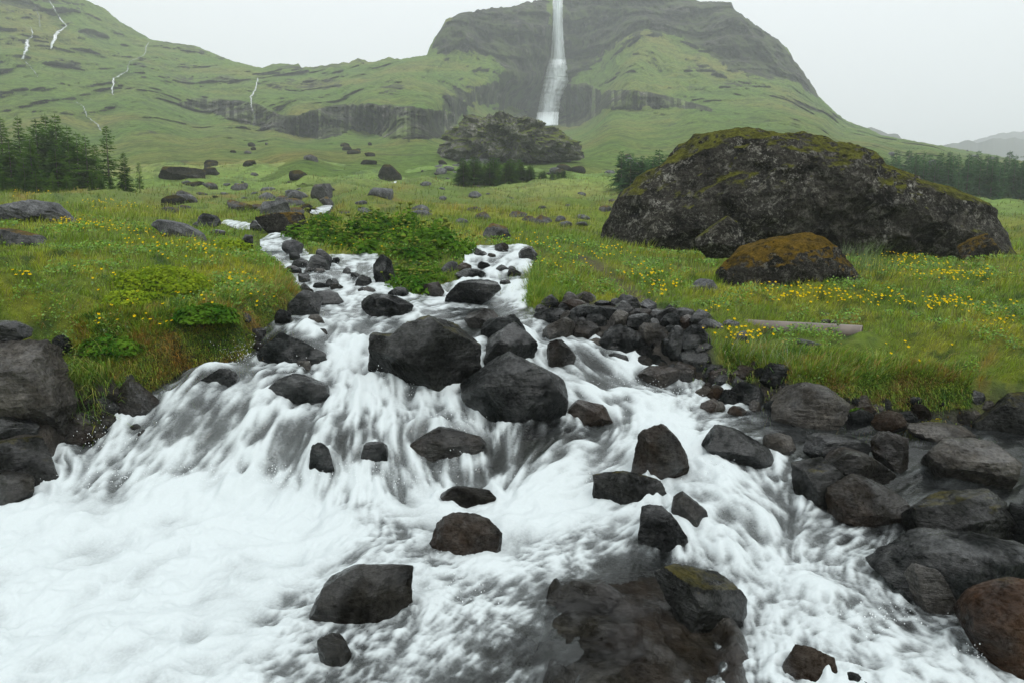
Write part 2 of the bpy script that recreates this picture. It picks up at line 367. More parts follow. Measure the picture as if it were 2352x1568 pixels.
# ------------------------------------------------------------------ stream level and banks
W_PTS = [(620,850,6.6),(850,850,6.6),(700,740,7.6),(950,740,7.8),(1100,722,8.2),(300,960,5.9),(450,850,6.45),(100,1130,5.0),(450,1130,5.0),(750,1130,5.05),(1000,1120,5.1),
 (-150,1150,4.9),(850,970,5.75),(650,990,5.6),(500,980,5.7),(1010,980,5.7),(760,1050,5.35),(1500,900,6.6),(1250,765,7.6),(1380,830,7.1),(1700,962,6.05),(1900,982,6.0),(2100,1005,5.85),(2350,1010,5.85),
 (2100,1112,5.1),(2350,1130,5.05),(1300,1000,5.7),(1180,1090,5.25),(1400,1100,5.1),(1560,1010,5.6),(1650,1200,4.5),(2000,1400,3.6),(2300,1520,3.15),(1700,1300,4.1),(1750,1450,3.45),(2150,1240,4.35),
 (100,1300,4.1),(100,1200,4.6),(0,1568,2.9),(500,1568,2.9),(1000,1568,2.9),(1500,1568,2.95),(2000,1568,2.95),(1200,1300,4.05),(700,1300,4.08),(900,1200,4.6),(400,1420,3.45),(1100,1430,3.4),
 (750,700,8.6),(690,600,11.5),(850,602,11.5),(780,650,9.9),(870,680,9.0),(630,555,14.5),(540,520,18),(740,482,27),(885,437,48),(1060,702,8.7),(1130,640,10),(1140,570,11.9),(1120,690,9.0),(1200,570,11.9)]
G_PTS = [(330,720,6.85),(500,715,7.0),(600,690,7.7),(655,640,9.3),(150,700,6.6),(0,720,6.2),(-200,740,6.0),(330,640,7.9),(450,660,7.9),(560,650,8.6),(200,640,7.8),(0,640,7.7),(0,590,9.2),(330,600,9.2),(550,600,10.4),(-300,600,9),(0,500,15),(150,500,15.5),(330,525,13.8),(450,545,13.2),(600,570,13.4),
 (0,450,30),(200,450,34),(330,455,38),(-300,450,30),(400,485,24),(550,500,21),(420,412,62),(700,435,50),(600,370,95),(300,380,95),(0,390,90),(850,405,70),(450,335,135),(750,335,140),(-300,340,130),(0,335,132),(200,330,135),
 (60,860,5.9),(200,860,6.0),(0,1000,5.3),(80,1060,5.1),
 (800,590,12.6),(900,640,10.8),(960,680,9.6),(1010,620,11.2),(1060,570,13),(800,525,17),(1000,525,17),(680,560,15),(700,515,20),(900,570,13.5),
 (1100,525,18),(1200,505,22),(1300,480,28),(1100,472,32),(1250,440,50),(1000,452,42),(1140,428,62),(1300,402,72),(950,402,75),(1050,372,97),(1200,352,120),(1400,420,52),(1400,358,115),(1000,330,140),(1200,335,140),(1450,325,145),
 (1200,655,9.6),(1225,690,8.9),(1300,625,11),(1400,565,15),(1300,545,16),(1500,625,11.5),(1600,680,9.2),(1500,665,9.8),(1350,690,8.9),(1700,720,8.2),(1600,740,7.8),(1450,730,8.0),(1800,685,9),(2000,640,10.6),(2000,700,8.8),(1900,760,7.6),(2100,800,6.9),(2300,800,6.9),(2550,800,6.9),(2300,700,8.7),(2300,610,13),(2600,610,13),(1900,820,6.75),(2000,865,6.45),(1800,830,6.7),(1700,830,6.75),(2150,880,6.3),(2300,890,6.2),(1600,800,7.1),
 (1500,575,17.5),(1700,592,15),(1900,603,14),(2200,605,14),(2330,560,20),(2330,485,50),(2330,463,75),(2000,463,75),(2330,402,130),(1800,385,112),(2600,470,70),(2600,410,130),(1650,360,125),(2100,390,125),(1900,340,150),(2200,366,150),(1650,460,45)]
def to_al(pts):
    p = np.array(pts, float); a, s = ray(p[:, 0], p[:, 1]); return np.stack([a, np.log(p[:, 2])], 1), s
al, s_ = to_al(W_PTS)
near = np.array([(k/1.9, math.log(1.9), -2.08/1.9) for k in (-2.2, -1.2, -0.4, 0.4, 1.2, 2.2)] + [(k/1.3, math.log(1.3), -2.15/1.3) for k in (-1.5, -0.5, 0.5, 1.5)])
al = np.concatenate([al, near[:, :2]]); s_ = np.concatenate([s_, near[:, 2]])
WR = RBF(al, s_, 0.10)
al, s_ = to_al(G_PTS)
near = np.array([(k/2.2, math.log(2.2), -1.9/2.2) for k in (-2.6, -1.2, 0, 1.2, 2.6)] + [(-1.1, math.log(4.0), -1.75/4), (1.1, math.log(4.0), -1.6/4)])
al = np.concatenate([al, near[:, :2]]); s_ = np.concatenate([s_, near[:, 2]]); GR = RBF(al, s_, 0.12)
def solve_on(fn, u, v, l0=0.8, l1=5.0, n=300):
    a, s = ray(u, v); l = np.linspace(l0, l1, n); sv = fn(np.stack([np.full(n, a), l], 1))
    k = np.argmax(sv >= s) if (sv >= s).any() else n-1
    return float(a), float(l[k])
POLYS = [
 [(-250,1750),(-250,1150),(0,1140),(90,1120),(150,1070),(180,1010),(290,985),(330,930),(390,888),(420,856),(560,832),(600,792),(640,742),(725,705),(692,650),(664,603),(690,590),(840,590),(872,612),(885,660),(950,690),(1010,682),(1040,662),(1092,640),(1094,582),(1112,569),(1198,569),(1202,600),(1186,640),(1176,702),(1232,735),(1262,760),(1360,808),(1450,848),(1560,880),(1640,902),(1760,940),(1800,957),(1950,977),(2080,962),(2200,982),(2400,1000),(2600,1010),(2700,1300),(2600,1750)],
 [(618,580),(664,606),(690,594),(652,548),(632,540),(610,552)],
 [(514,514),(524,509),(578,520),(590,527),(560,529)],
 [(722,490),(738,477),(758,471),(750,484),(735,493)],
 [(878,444),(890,432),(907,424),(902,437),(885,448)]]
POLY_AL = [np.array([solve_on(WR, u, v, 0.75, 4.2) for u, v in pl]) for pl in POLYS]
POLY_AL[0][0] = (-1.4, 0.2); POLY_AL[0][1] = (-1.25, math.log(4.6)); POLY_AL[0][-1] = (1.4, 0.2); POLY_AL[0][-2] = (1.4, math.log(4.0)); POLY_AL[0][-3] = (1.2, math.log(5.6))
def poly_sd(q, poly):
    """signed distance in (a, ln y): negative inside"""
    x, y = q[:, 0], q[:, 1]; d = np.full(len(q), 1e9); ins = np.zeros(len(q), bool)
    for i in range(len(poly)):
        ax, ay = poly[i]; bx, by = poly[(i+1) % len(poly)]
        ex, ey = bx-ax, by-ay; L = ex*ex+ey*ey+1e-12
        t = np.clip(((x-ax)*ex+(y-ay)*ey)/L, 0, 1)
        d = np.minimum(d, (x-ax-t*ex)**2+(y-ay-t*ey)**2)
        c = ((ay > y) != (by > y)) & (x < ex*(y-ay)/(by-ay+1e-12)+ax); ins ^= c
    d = np.sqrt(d); return np.where(ins, -d, d)
def stream_sd(q):
    d = np.full(len(q), 1e9)
    for pl in POLY_AL: d = np.minimum(d, poly_sd(q, pl))
    return d*np.exp(q[:, 1])
def ground_z(a, l):
    a = np.asarray(a, float); l = np.asarray(l, float)
    q = np.stack([a, l], 1); y = np.exp(l); x = a*y
    w = WR(q)*y; g = GR(q)*y
    p2 = np.stack([x, y, np.zeros_like(x)], 1)
    k = np.clip((y/8)**0.75, 0.6, 7)
    hum = fbm(np.stack([a*9, l*9, a*0], 1), 4, 3)*0.10*k + fbm(p2/6.0, 3, 9)*0.12*np.clip(y/12, 0.3, 3)
    hum += fbm(p2*np.array([2.6, 3.4, 1]), 2, 31, ridged=True)*0.03*np.clip(14/y, 0.2, 1)
    hum += (fbm(p2*np.array([1.5, 2.0, 1]), 3, 33)*0.14+fbm(p2*np.array([3.4, 4.2, 1]), 2, 35)*0.05)*np.clip((16-y)/8, 0, 1)
    hum += (fbm(p2/8.5, 4, 37)*1.9*sstep(18, 40, y)+fbm(p2/np.array([16., 22., 1]), 3, 38)*1.7*sstep(35, 80, y)+fbm(p2/2.8, 3, 39)*0.5*sstep(13, 24, y))
    g = g+hum
    d = stream_sd(q)
    d = d+fbm(p2*3.2, 3, 5)*0.06
    wid = np.where(x < 0.5, 0.22, 0.34)*np.clip(y/8, 0.8, 3)
    t = sstep(0.0, 1.0, d/wid)
    shelf = g+np.maximum(w+0.04-g, 0)*np.exp(-np.clip(d, 0, 50)/0.8)*np.clip((25-y)/8, 0, 1)
    z = (w-0.16+fbm(p2*2.0, 4, 12)*0.12)*(1-t)+shelf*t
    return z, t, w, d
NC, NR = 430, 520
GA = np.linspace(-1.15, 1.15, NC); GL = np.linspace(math.log(1.6), math.log(155), NR)
aa, ll = np.meshgrid(GA, GL); aa = aa.ravel(); ll = ll.ravel()
gz, gt, gw, gd = ground_z(aa, ll)
gy = np.exp(ll); gx = aa*gy
GS = (gz/gy).reshape(NR, NC)
GSW = (np.maximum(gz, np.where(gd < 0.25, gw, -99))/gy).reshape(NR, NC)
def hit(u, v, grid=None):
    """first point of the ground (or water) seen through photo position u, v"""
    grid = GSW if grid is None else grid
    a, s = ray(u, v); c = np.clip((a-GA[0])/(GA[1]-GA[0]), 0, NC-1.001); c0 = int(c); f = c-c0
    col = grid[:, c0]*(1-f)+grid[:, c0+1]*f
    ok = col >= s; ok[:20] = False
    k = int(np.argmax(ok)) if ok.any() else NR-1
    f_ = 0.0
    if k > 20 and ok.any() and col[k] > col[k-1]: f_ = min(max((col[k]-s)/(col[k]-col[k-1]), 0.0), 1.0)
    y = math.exp(GL[k]-f_*(GL[1]-GL[0])); return Vector((a*y, y, (col[k]+(col[k-1]-col[k])*f_)*y))
def gheight(x, y):
    l = math.log(max(y, 1.7)); a = x/y
    c = min(max((a-GA[0])/(GA[1]-GA[0]), 0), NC-1.001); r = min(max((l-GL[0])/(GL[1]-GL[0]), 0), NR-1.001)
    c0, r0 = int(c), int(r); fc, fr = c-c0, r-r0
    s = (GS[r0, c0]*(1-fc)+GS[r0, c0+1]*fc)*(1-fr)+(GS[r0+1, c0]*(1-fc)+GS[r0+1, c0+1]*fc)*fr
    return s*y
def gheight_np(a, l):
    c = np.clip((a-GA[0])/(GA[1]-GA[0]), 0, NC-1.001); r = np.clip((l-GL[0])/(GL[1]-GL[0]), 0, NR-1.001)
    c0 = c.astype(int); r0 = r.astype(int); fc = c-c0; fr = r-r0
    g = lambda A: (A[r0, c0]*(1-fc)+A[r0, c0+1]*fc)*(1-fr)+(A[r0+1, c0]*(1-fc)+A[r0+1, c0+1]*fc)*fr
    return g(GS)*np.exp(l), g(gt.reshape(NR, NC)), g(gd.reshape(NR, NC))

def meadow_color(x, y, seed=0):
    """natural patches of fresh green, yellow green and dry orange-brown sward"""
    p = np.stack([x/y, np.log(y)*0.75, np.zeros_like(x)], 1)
    n1 = fbm(p*7, 4, 41); n2 = fbm(p*15+3, 4, 53); n3 = fbm(p*36, 3, 67)
    green = np.array([0.165, 0.250, 0.017]); lime = np.array([0.350, 0.350, 0.025]); dry = np.array([0.360, 0.200, 0.028]); deep = np.array([0.032, 0.085, 0.010])
    c = green+(lime-green)*sstep(-0.15, 0.35, n1)[:, None]
    c = c+(deep-c)*(sstep(0.02, 0.32, n3)*0.8)[:, None]
    c = c+(dry-c)*(sstep(0.12, 0.42, n2)*0.62*sstep(-0.35, 0.25, fbm(p*60, 3, 90)))[:, None]
    far = sstep(11, 40, y)[:, None]; fc = np.array([0.105, 0.150, 0.026])+(np.array([0.225, 0.160, 0.036])-np.array([0.105, 0.150, 0.026]))*sstep(-0.1, 0.3, n2)[:, None]
    return c+(fc-c)*far*0.85
RUB = [[(1205,725),(1250,712),(1330,700),(1460,702),(1560,715),(1630,770),(1640,835),(1790,858),(1830,900),(1830,990),(1560,900),(1360,820)], [(1800,960),(1900,905),(2080,925),(2250,940),(2250,1010),(1900,1000)], [(-200,985),(0,985),(150,900),(300,900),(330,960),(200,1030),(0,1150),(-200,1150)]]
RUB_AL = [np.array([(lambda h: (h.x/h.y, math.log(h.y)))(hit(u, v)) for u, v in pl]) for pl in RUB]
def rubble(a, l):
    q = np.stack([a, l], 1); d = np.full(len(q), 9.0)
    for pl in RUB_AL: d = np.minimum(d, poly_sd(q, pl))
    return 1-sstep(-0.012, 0.012, d+fbm(np.stack([a*30, l*30, a*0], 1), 3, 6)*0.012)
PATH = [(1335,590),(1370,610),(1400,640),(1440,665),(1470,690)]
path_w = [hit(u, v, GS) for u, v in PATH]
def path_mask(x, y):
    d = np.full(len(x), 9.0)
    for p, q in zip(path_w[:-1], path_w[1:]):
        e = np.array([q.x-p.x, q.y-p.y]); L = (e**2).sum()+1e-9
        t = np.clip(((x-p.x)*e[0]+(y-p.y)*e[1])/L, 0, 1)
        d = np.minimum(d, np.hypot(x-p.x-t*e[0], y-p.y-t*e[1]))
    return 0.75*(1-sstep(0.06, 0.24, d+fbm(np.stack([x*4, y*4, x*0], 1), 2, 8)*0.16))
gcol = meadow_color(gx, gy)*(0.6+0.4*sstep(9, 26, gy))[:, None]
pm = path_mask(gx, gy)
gcol = gcol+(np.array([0.075, 0.055, 0.038])-gcol)*pm[:, None]
wet = np.maximum(1-sstep(0.02, 0.30, gd+0*gx), rubble(aa, ll))
gq = grid_faces(NR, NC); gq = gq[gy[gq[:, 0]] < 86]
me = new_mesh('ground', np.stack([gx, gy, gz], 1), quads=gq)
set_attr(me, 'gcol', gcol); set_attr(me, 'wet', wet); set_attr(me, 'far', sstep(24, 60, gy+fbm(np.stack([gx, gy, gx*0], 1)/9, 3, 4)*18))
link('ground', me, M['ground'], kind='structure')
me = new_mesh('plain', [(-1200, -250, -4.2), (1200, -250, -4.2), (1200, 1350, -4.2), (-1200, 1350, -4.2)], quads=[(0, 1, 2, 3)])
set_attr(me, 'gcol', np.tile([[0.07, 0.09, 0.025]], (4, 1))); set_attr(me, 'wet', np.zeros(4)); set_attr(me, 'far', np.ones(4))
link('plain', me, M['ground'], kind='structure')

# ------------------------------------------------------------------ mountain
SKY = [(-500,-330),(-300,-220),(-100,-130),(0,-85),(100,-45),(195,0),(240,20),(275,50),(349,92),(450,106),(529,139),(600,157),(625,148),(650,146),(675,149),(685,146),(692,155),(730,153),(784,145),(803,144),(821,134),(838,137),(846,144),(874,139),(893,131),(919,137),(981,126),(988,105),(1005,79),(1024,45),(1061,30),(1136,17),(1174,17),(1204,6),(1268,-3),(1300,-14),(1420,-28),(1560,-18),(1605,4),(1650,4),(1680,6),(1684,19),(1712,41),(1744,64),(1782,88),(1808,112),(1823,139),(1845,165),(1883,225),(1920,259),(1943,278),(1995,296),(2025,311),(2153,334),(2280,356),(2352,371),(2500,395),(2700,425),(2900,440)]
MT = [(-500,330,120),(-500,0,230),(-500,-250,330),(0,335,122),(0,250,165),(0,150,210),(0,60,250),(0,-80,310),(150,330,124),(150,250,170),(150,150,230),(150,50,280),(195,0,310),(330,330,126),(330,250,185),(330,190,225),(345,95,310),(250,130,260),(500,335,128),(480,275,205),(450,232,232),(500,190,262),(529,140,310),(620,335,130),(600,300,190),(600,248,215),(600,200,255),(600,158,305),
 (700,335,140),(700,322,186),(700,272,194),(850,335,142),(850,318,188),(850,243,200),(1030,335,145),(1030,318,192),(1000,246,206),(700,220,238),(690,160,300),(850,200,238),(830,145,300),(930,190,240),(920,140,298),(1000,200,245),(985,130,300),(1000,85,312),(1100,200,275),(1100,120,306),(1050,40,322),(1180,20,338),(1268,0,350),(1120,290,235),(1150,270,285),(1200,200,320),(1220,285,322),(1250,285,338),(1275,150,346),(1285,0,354),(1300,285,330),(1320,200,332),(1350,275,300),(1345,120,340),(1400,20,348),(1400,-25,352),
 (1480,90,305),(1480,130,288),(1500,180,268),(1400,180,300),(1395,245,250),(1450,250,236),(1450,206,243),(1540,245,232),(1530,225,240),(1400,290,190),(1400,340,125),(1600,345,125),(1600,290,165),(1600,232,232),(1600,120,300),(1600,60,332),(1605,5,350),(1700,30,330),(1700,140,296),(1690,240,218),(1780,90,322),(1800,170,290),(1845,166,316),(1850,220,268),(1883,226,300),(1900,250,260),(1943,279,270),(1900,310,175),(2020,312,230),(2000,335,160),(2153,335,215),(2150,352,160),(2352,372,195),(2352,392,140),(2000,352,130),(2200,370,130),(2700,426,190),(2700,440,140),(1800,345,128),(2900,441,190)]
MT = MT+[g_ for g_ in G_PTS if g_[2] >= 60 and g_[0] > -400]+[(-480, 420, 70), (2880, 470, 92), (2200, 440, 98), (2000, 438, 98), (2352, 436, 102), (2100, 425, 106)]
mt = np.array(MT, float); MR = RBF(mt[:, :2]/300.0, np.log(mt[:, 2]), 0.12, 2e-4)
sk = np.array(SKY, float)
MU = 1160; MV = 205
uu = np.concatenate([np.linspace(-480, -70, 60, endpoint=False), np.linspace(-70, 2420, 1040, endpoint=False), np.linspace(2420, 2880, 60)])
vtop = np.interp(uu, sk[:, 0], sk[:, 1])
vtop = vtop+fbm(np.stack([uu/14, uu*0, uu*0+3], 1), 4, 3)*4.5*sstep(-60, 60, uu*0+30)
vbot = np.interp(uu, [-480, 0, 600, 1200, 1600, 1900, 2000, 2352, 2880], [425, 425, 425, 432, 436, 432, 430, 430, 452])
blk = fbm(np.stack([np.floor(uu/7.0)*1.7, uu*0, uu*0+2], 1), 2, 19)
vtop = vtop-blk*9*np.maximum(np.maximum(sstep(985, 1000, uu)*(1-sstep(1255, 1275, uu)), sstep(1665, 1690, uu)*(1-sstep(1940, 1960, uu))), 0.35*sstep(600, 620, uu)*(1-sstep(980, 990, uu)))
tt = np.linspace(0, 1, MV)
U = np.repeat(uu[None], MV, 0); V = vbot[None]+(vtop-vbot)[None]*tt[:, None]
U, V = U.ravel(), V.ravel()
R = np.exp(MR(np.stack([U, V], 1)/300.0))
a, s = ray(U, V)
def region(u, v, boxes):
    m = np.zeros_like(u)
    for (u0, v0, u1, v1, f) in boxes:
        m = np.maximum(m, sstep(-f, f, u-u0)*sstep(-f, f, u1-u)*sstep(-f, f, v-v0)*sstep(-f, f, v1-v))
    return m
wob = fbm(np.stack([U/70, V/50, U*0], 1), 5, 77)*40; wob2 = fbm(np.stack([U/60, V/40, U*0+5], 1), 5, 78)*26
Uw, Vw = U+wob, V+wob2
def bands(lst, f=4.0, jit=7.0):
    m = np.zeros_like(U); n_a = fbm(np.stack([U/26, V*0+1, U*0], 1), 4, 81)*jit; n_b = fbm(np.stack([U/22, V*0+5, U*0], 1), 4, 83)*jit*1.4
    for top, bot in lst:
        t_ = np.array(top, float); b_ = np.array(bot, float); lo, hi = max(t_[0, 0], b_[0, 0]), min(t_[-1, 0], b_[-1, 0])
        tv = np.interp(U, t_[:, 0], t_[:, 1])+n_a; bv_ = np.interp(U, b_[:, 0], b_[:, 1])+n_b
        m = np.maximum(m, sstep(-f, f, V-tv)*sstep(-f*1.6, f*1.6, bv_-V)*sstep(0, 22, U-lo)*sstep(0, 22, hi-U))
    return m
COLS = bands([([(400,238),(450,226),(550,230),(600,242),(640,262),(660,268),(700,260),(760,242),(850,238),(950,246),(1010,254),(1060,266)], [(400,240),(480,256),(560,284),(640,304),(700,314),(730,322),(770,314),(810,298),(850,306),(880,316),(960,321),(1030,321),(1060,318)]),
              ([(1368,228),(1400,207),(1450,207),(1500,214),(1540,223),(1600,238),(1650,256)], [(1368,252),(1400,247),(1450,247),(1536,246),(1600,252),(1650,262)]),
              ([(1270,215),(1300,196),(1345,190),(1390,215)], [(1270,292),(1330,290),(1390,252)]), ([(1165,268),(1200,258),(1260,240)], [(1165,290),(1200,292),(1260,292)])])
CLIFF_BIG = bands([([(990,90),(1010,70),(1060,20),(1270,-20)], [(990,128),(1060,118),(1130,130),(1200,215),(1270,260)]),
               ([(1280,-60),(1700,-60),(1760,60),(1850,160),(1895,230)], [(1280,180),(1330,170),(1390,120),(1430,95),(1480,75),(1560,88),(1620,120),(1680,165),(1760,185),(1830,190),(1895,245)])], 9, 16)
CLIFF_S = bands([
               ([(345,85),(450,98),(540,130)], [(345,102),(400,112),(540,146)]), ([(350,165),(420,172),(500,170),(560,178)], [(350,178),(420,190),(500,192),(560,190)]),
               ([(600,150),(690,140),(800,138)], [(600,166),(690,166),(800,160)]), ([(598,190),(660,182),(740,180),(800,170)], [(598,200),(660,214),(740,212),(800,200)]),
               ([(855,196),(900,182),(945,196)], [(855,208),(900,216),(945,210)]), ([(800,128),(850,128)], [(800,146),(850,150)]), ([(290,150),(320,128),(350,150)], [(290,166),(320,170),(350,168)]),
               ([(85,140),(140,132),(200,148)], [(85,150),(140,166),(200,160)]), ([(180,170),(260,176),(300,186)], [(180,178),(260,188),(300,192)]), ([(165,66),(210,62),(265,84)], [(165,80),(210,96),(265,96)]), ([(-60,-120),(90,-60),(200,-8)], [(-60,20),(90,40),(200,16)]),
               ([(1640,196),(1700,178),(1780,192)], [(1640,205),(1700,210),(1780,206)]), ([(1560,150),(1600,140),(1680,170)], [(1560,160),(1600,168),(1680,186)]), ([(1780,238),(1850,234),(1950,272)], [(1780,252),(1850,258),(1950,286)]), ([(1000,212),(1040,200),(1090,215)], [(1000,226),(1040,236),(1090,232)]), ([(1940,276),(2070,310)], [(1940,286),(2070,322)])], 7, 16)
CLIFF = np.maximum(CLIFF_BIG, CLIFF_S*0.62)
ROCK = np.clip(np.maximum(COLS*1.25, CLIFF), 0, 1.3)
x = a*R; y = R; z = s*R
P3 = np.stack([x, y, z], 1)
lowfade = sstep(0.12, 0.5, np.repeat(tt, MU))
gull = fbm(np.stack([P3[:, 0]/13+noise3(P3/40, 6)*1.2, P3[:, 1]/60, P3[:, 2]/55], 1), 4, 131, ridged=True)
dn = (fbm(P3/55, 4, 99, ridged=True)-0.35)*11.0*lowfade + fbm(P3/22, 5, 101)*7.0*(0.5+ROCK*0.6) + fbm(P3/np.array([11, 11, 7]), 4, 111, ridged=True)*3.4*(0.4+ROCK)
dn += (fbm(P3/np.array([2.2, 2.2, 22]), 2, 121, ridged=True)*2.2)*ROCK      # vertical joints
band = np.abs(((z+fbm(P3/30, 2, 8)*10)/13) % 1-0.5)*2                        # bedded lava flows
dn += (gull-0.3)*10.0*lowfade
dn += (sstep(0.35, 0.65, band)-0.5)*5.0*(0.26+0.9*CLIFF)*lowfade
cu = U+fbm(np.stack([U/25, U*0, U*0], 1), 3, 14)*6; CWD = 8.5
ci = np.floor(cu/CWD).astype(np.int64); hcol = _hash(ci, ci*0+3, ci*0, 5)/4294967295.0
fr = np.abs((cu/CWD) % 1-0.5)*2
dn += COLS*((hcol-0.5)*3.4-sstep(0.5, 1.0, fr)*2.4)
fade = sstep(0.10, 0.40, np.repeat(tt, MU))*(1-0.5*sstep(0.97, 1.0, np.repeat(tt, MU)))
R2 = R-dn*fade
R2 = R2-(fbm(P3/np.array([9., 14., 9.]), 3, 44)*0.022*R*np.clip((1900-U)/200, 0.15, 1)+fbm(P3/3.5, 3, 45)*0.009*R)*(1-fade)*sstep(0.01, 0.06, np.repeat(tt, MU))
x, y, z = a*R2, R2, s*R2
# ground behind the skyline, falling away gently
B = 14; xb, yb, zb = x[-MU:], y[-MU:], z[-MU:]
back = [np.stack([xb*(1+0.05*k+0.006*k*k), yb*(1+0.05*k+0.006*k*k), zb-(0.5*k+0.12*k*k)], 1) for k in range(1, B)]
bottom = np.stack([x[:MU]*0.97, y[:MU]*0.97, z[:MU]-5], 1)
MVt = np.concatenate([bottom, np.stack([x, y, z], 1)]+back)
R2g = R2.reshape(MV, MU)
hc_at = np.concatenate([ROCK[:MU]*0+0.5, 0.5+COLS*(hcol-0.5)]+[ROCK[-MU:]*0+0.5]*(B-1))
rock_at = np.concatenate([ROCK[:MU]*0, ROCK]+[ROCK[-MU:]*0.4]*(B-1))
me = new_mesh('mountain', MVt, quads=grid_faces(MV+B, MU))
set_attr(me, 'rock', rock_at); set_attr(me, 'column', hc_at)
link('mountain', me, M['mountain'], kind='structure')
def mt_point(u, v, off=0.0, span=2):
    c = np.clip(np.interp(u, uu, np.arange(MU)), 0, MU-1); k = int(round(float(c)))
    r_ = np.clip((v-vbot[k])/(vtop[k]-vbot[k]), 0, 1)*(MV-1); q = int(round(float(r_)))
    r = R2g[max(0, q-span):q+span+1, max(0, k-span):k+span+1].min()-off; a, s = ray(u, v); return np.array([a*r, r, s*r])
def far_ridge(name, pts, dist, depth, seed):
    p = np.array(pts, float); n = 220; u = np.linspace(p[0, 0], p[-1, 0], n); v = np.interp(u, p[:, 0], p[:, 1])
    v = v+fbm(np.stack([u/16, u*0, u*0], 1), 4, seed)*6
    rows = []
    for k, (dr, dv) in enumerate([(-0.25, 160), (-0.12, 70), (-0.03, 22), (0, 0), (0.05, 3), (0.3, 30)]):
        r = dist*(1+dr)+fbm(np.stack([u/30, u*0+k, u*0], 1), 3, seed+k)*dist*0.02; a, s = ray(u, v+dv); rows.append(np.stack([a*r, r, s*r], 1))
    link(name, new_mesh(name, np.concatenate(rows), quads=grid_faces(6, n)), M['far'], kind='structure')
far_ridge('distant_hill', [(1940, 340), (1985, 300), (2000, 292), (2020, 300), (2040, 308), (2062, 308), (2072, 322), (2110, 345)], 620, 60, 4)
far_ridge('distant_hill', [(2100, 380), (2160, 335), (2200, 328), (2225, 322), (2245, 330), (2280, 318), (2310, 320), (2330, 316), (2352, 322), (2450, 310), (2560, 330), (2800, 300)], 760, 80, 5)
far_ridge('distant_hill', [(2180, 350), (2240, 322), (2300, 306), (2380, 300), (2500, 280), (2700, 250), (2900, 270)], 1050, 100, 6)

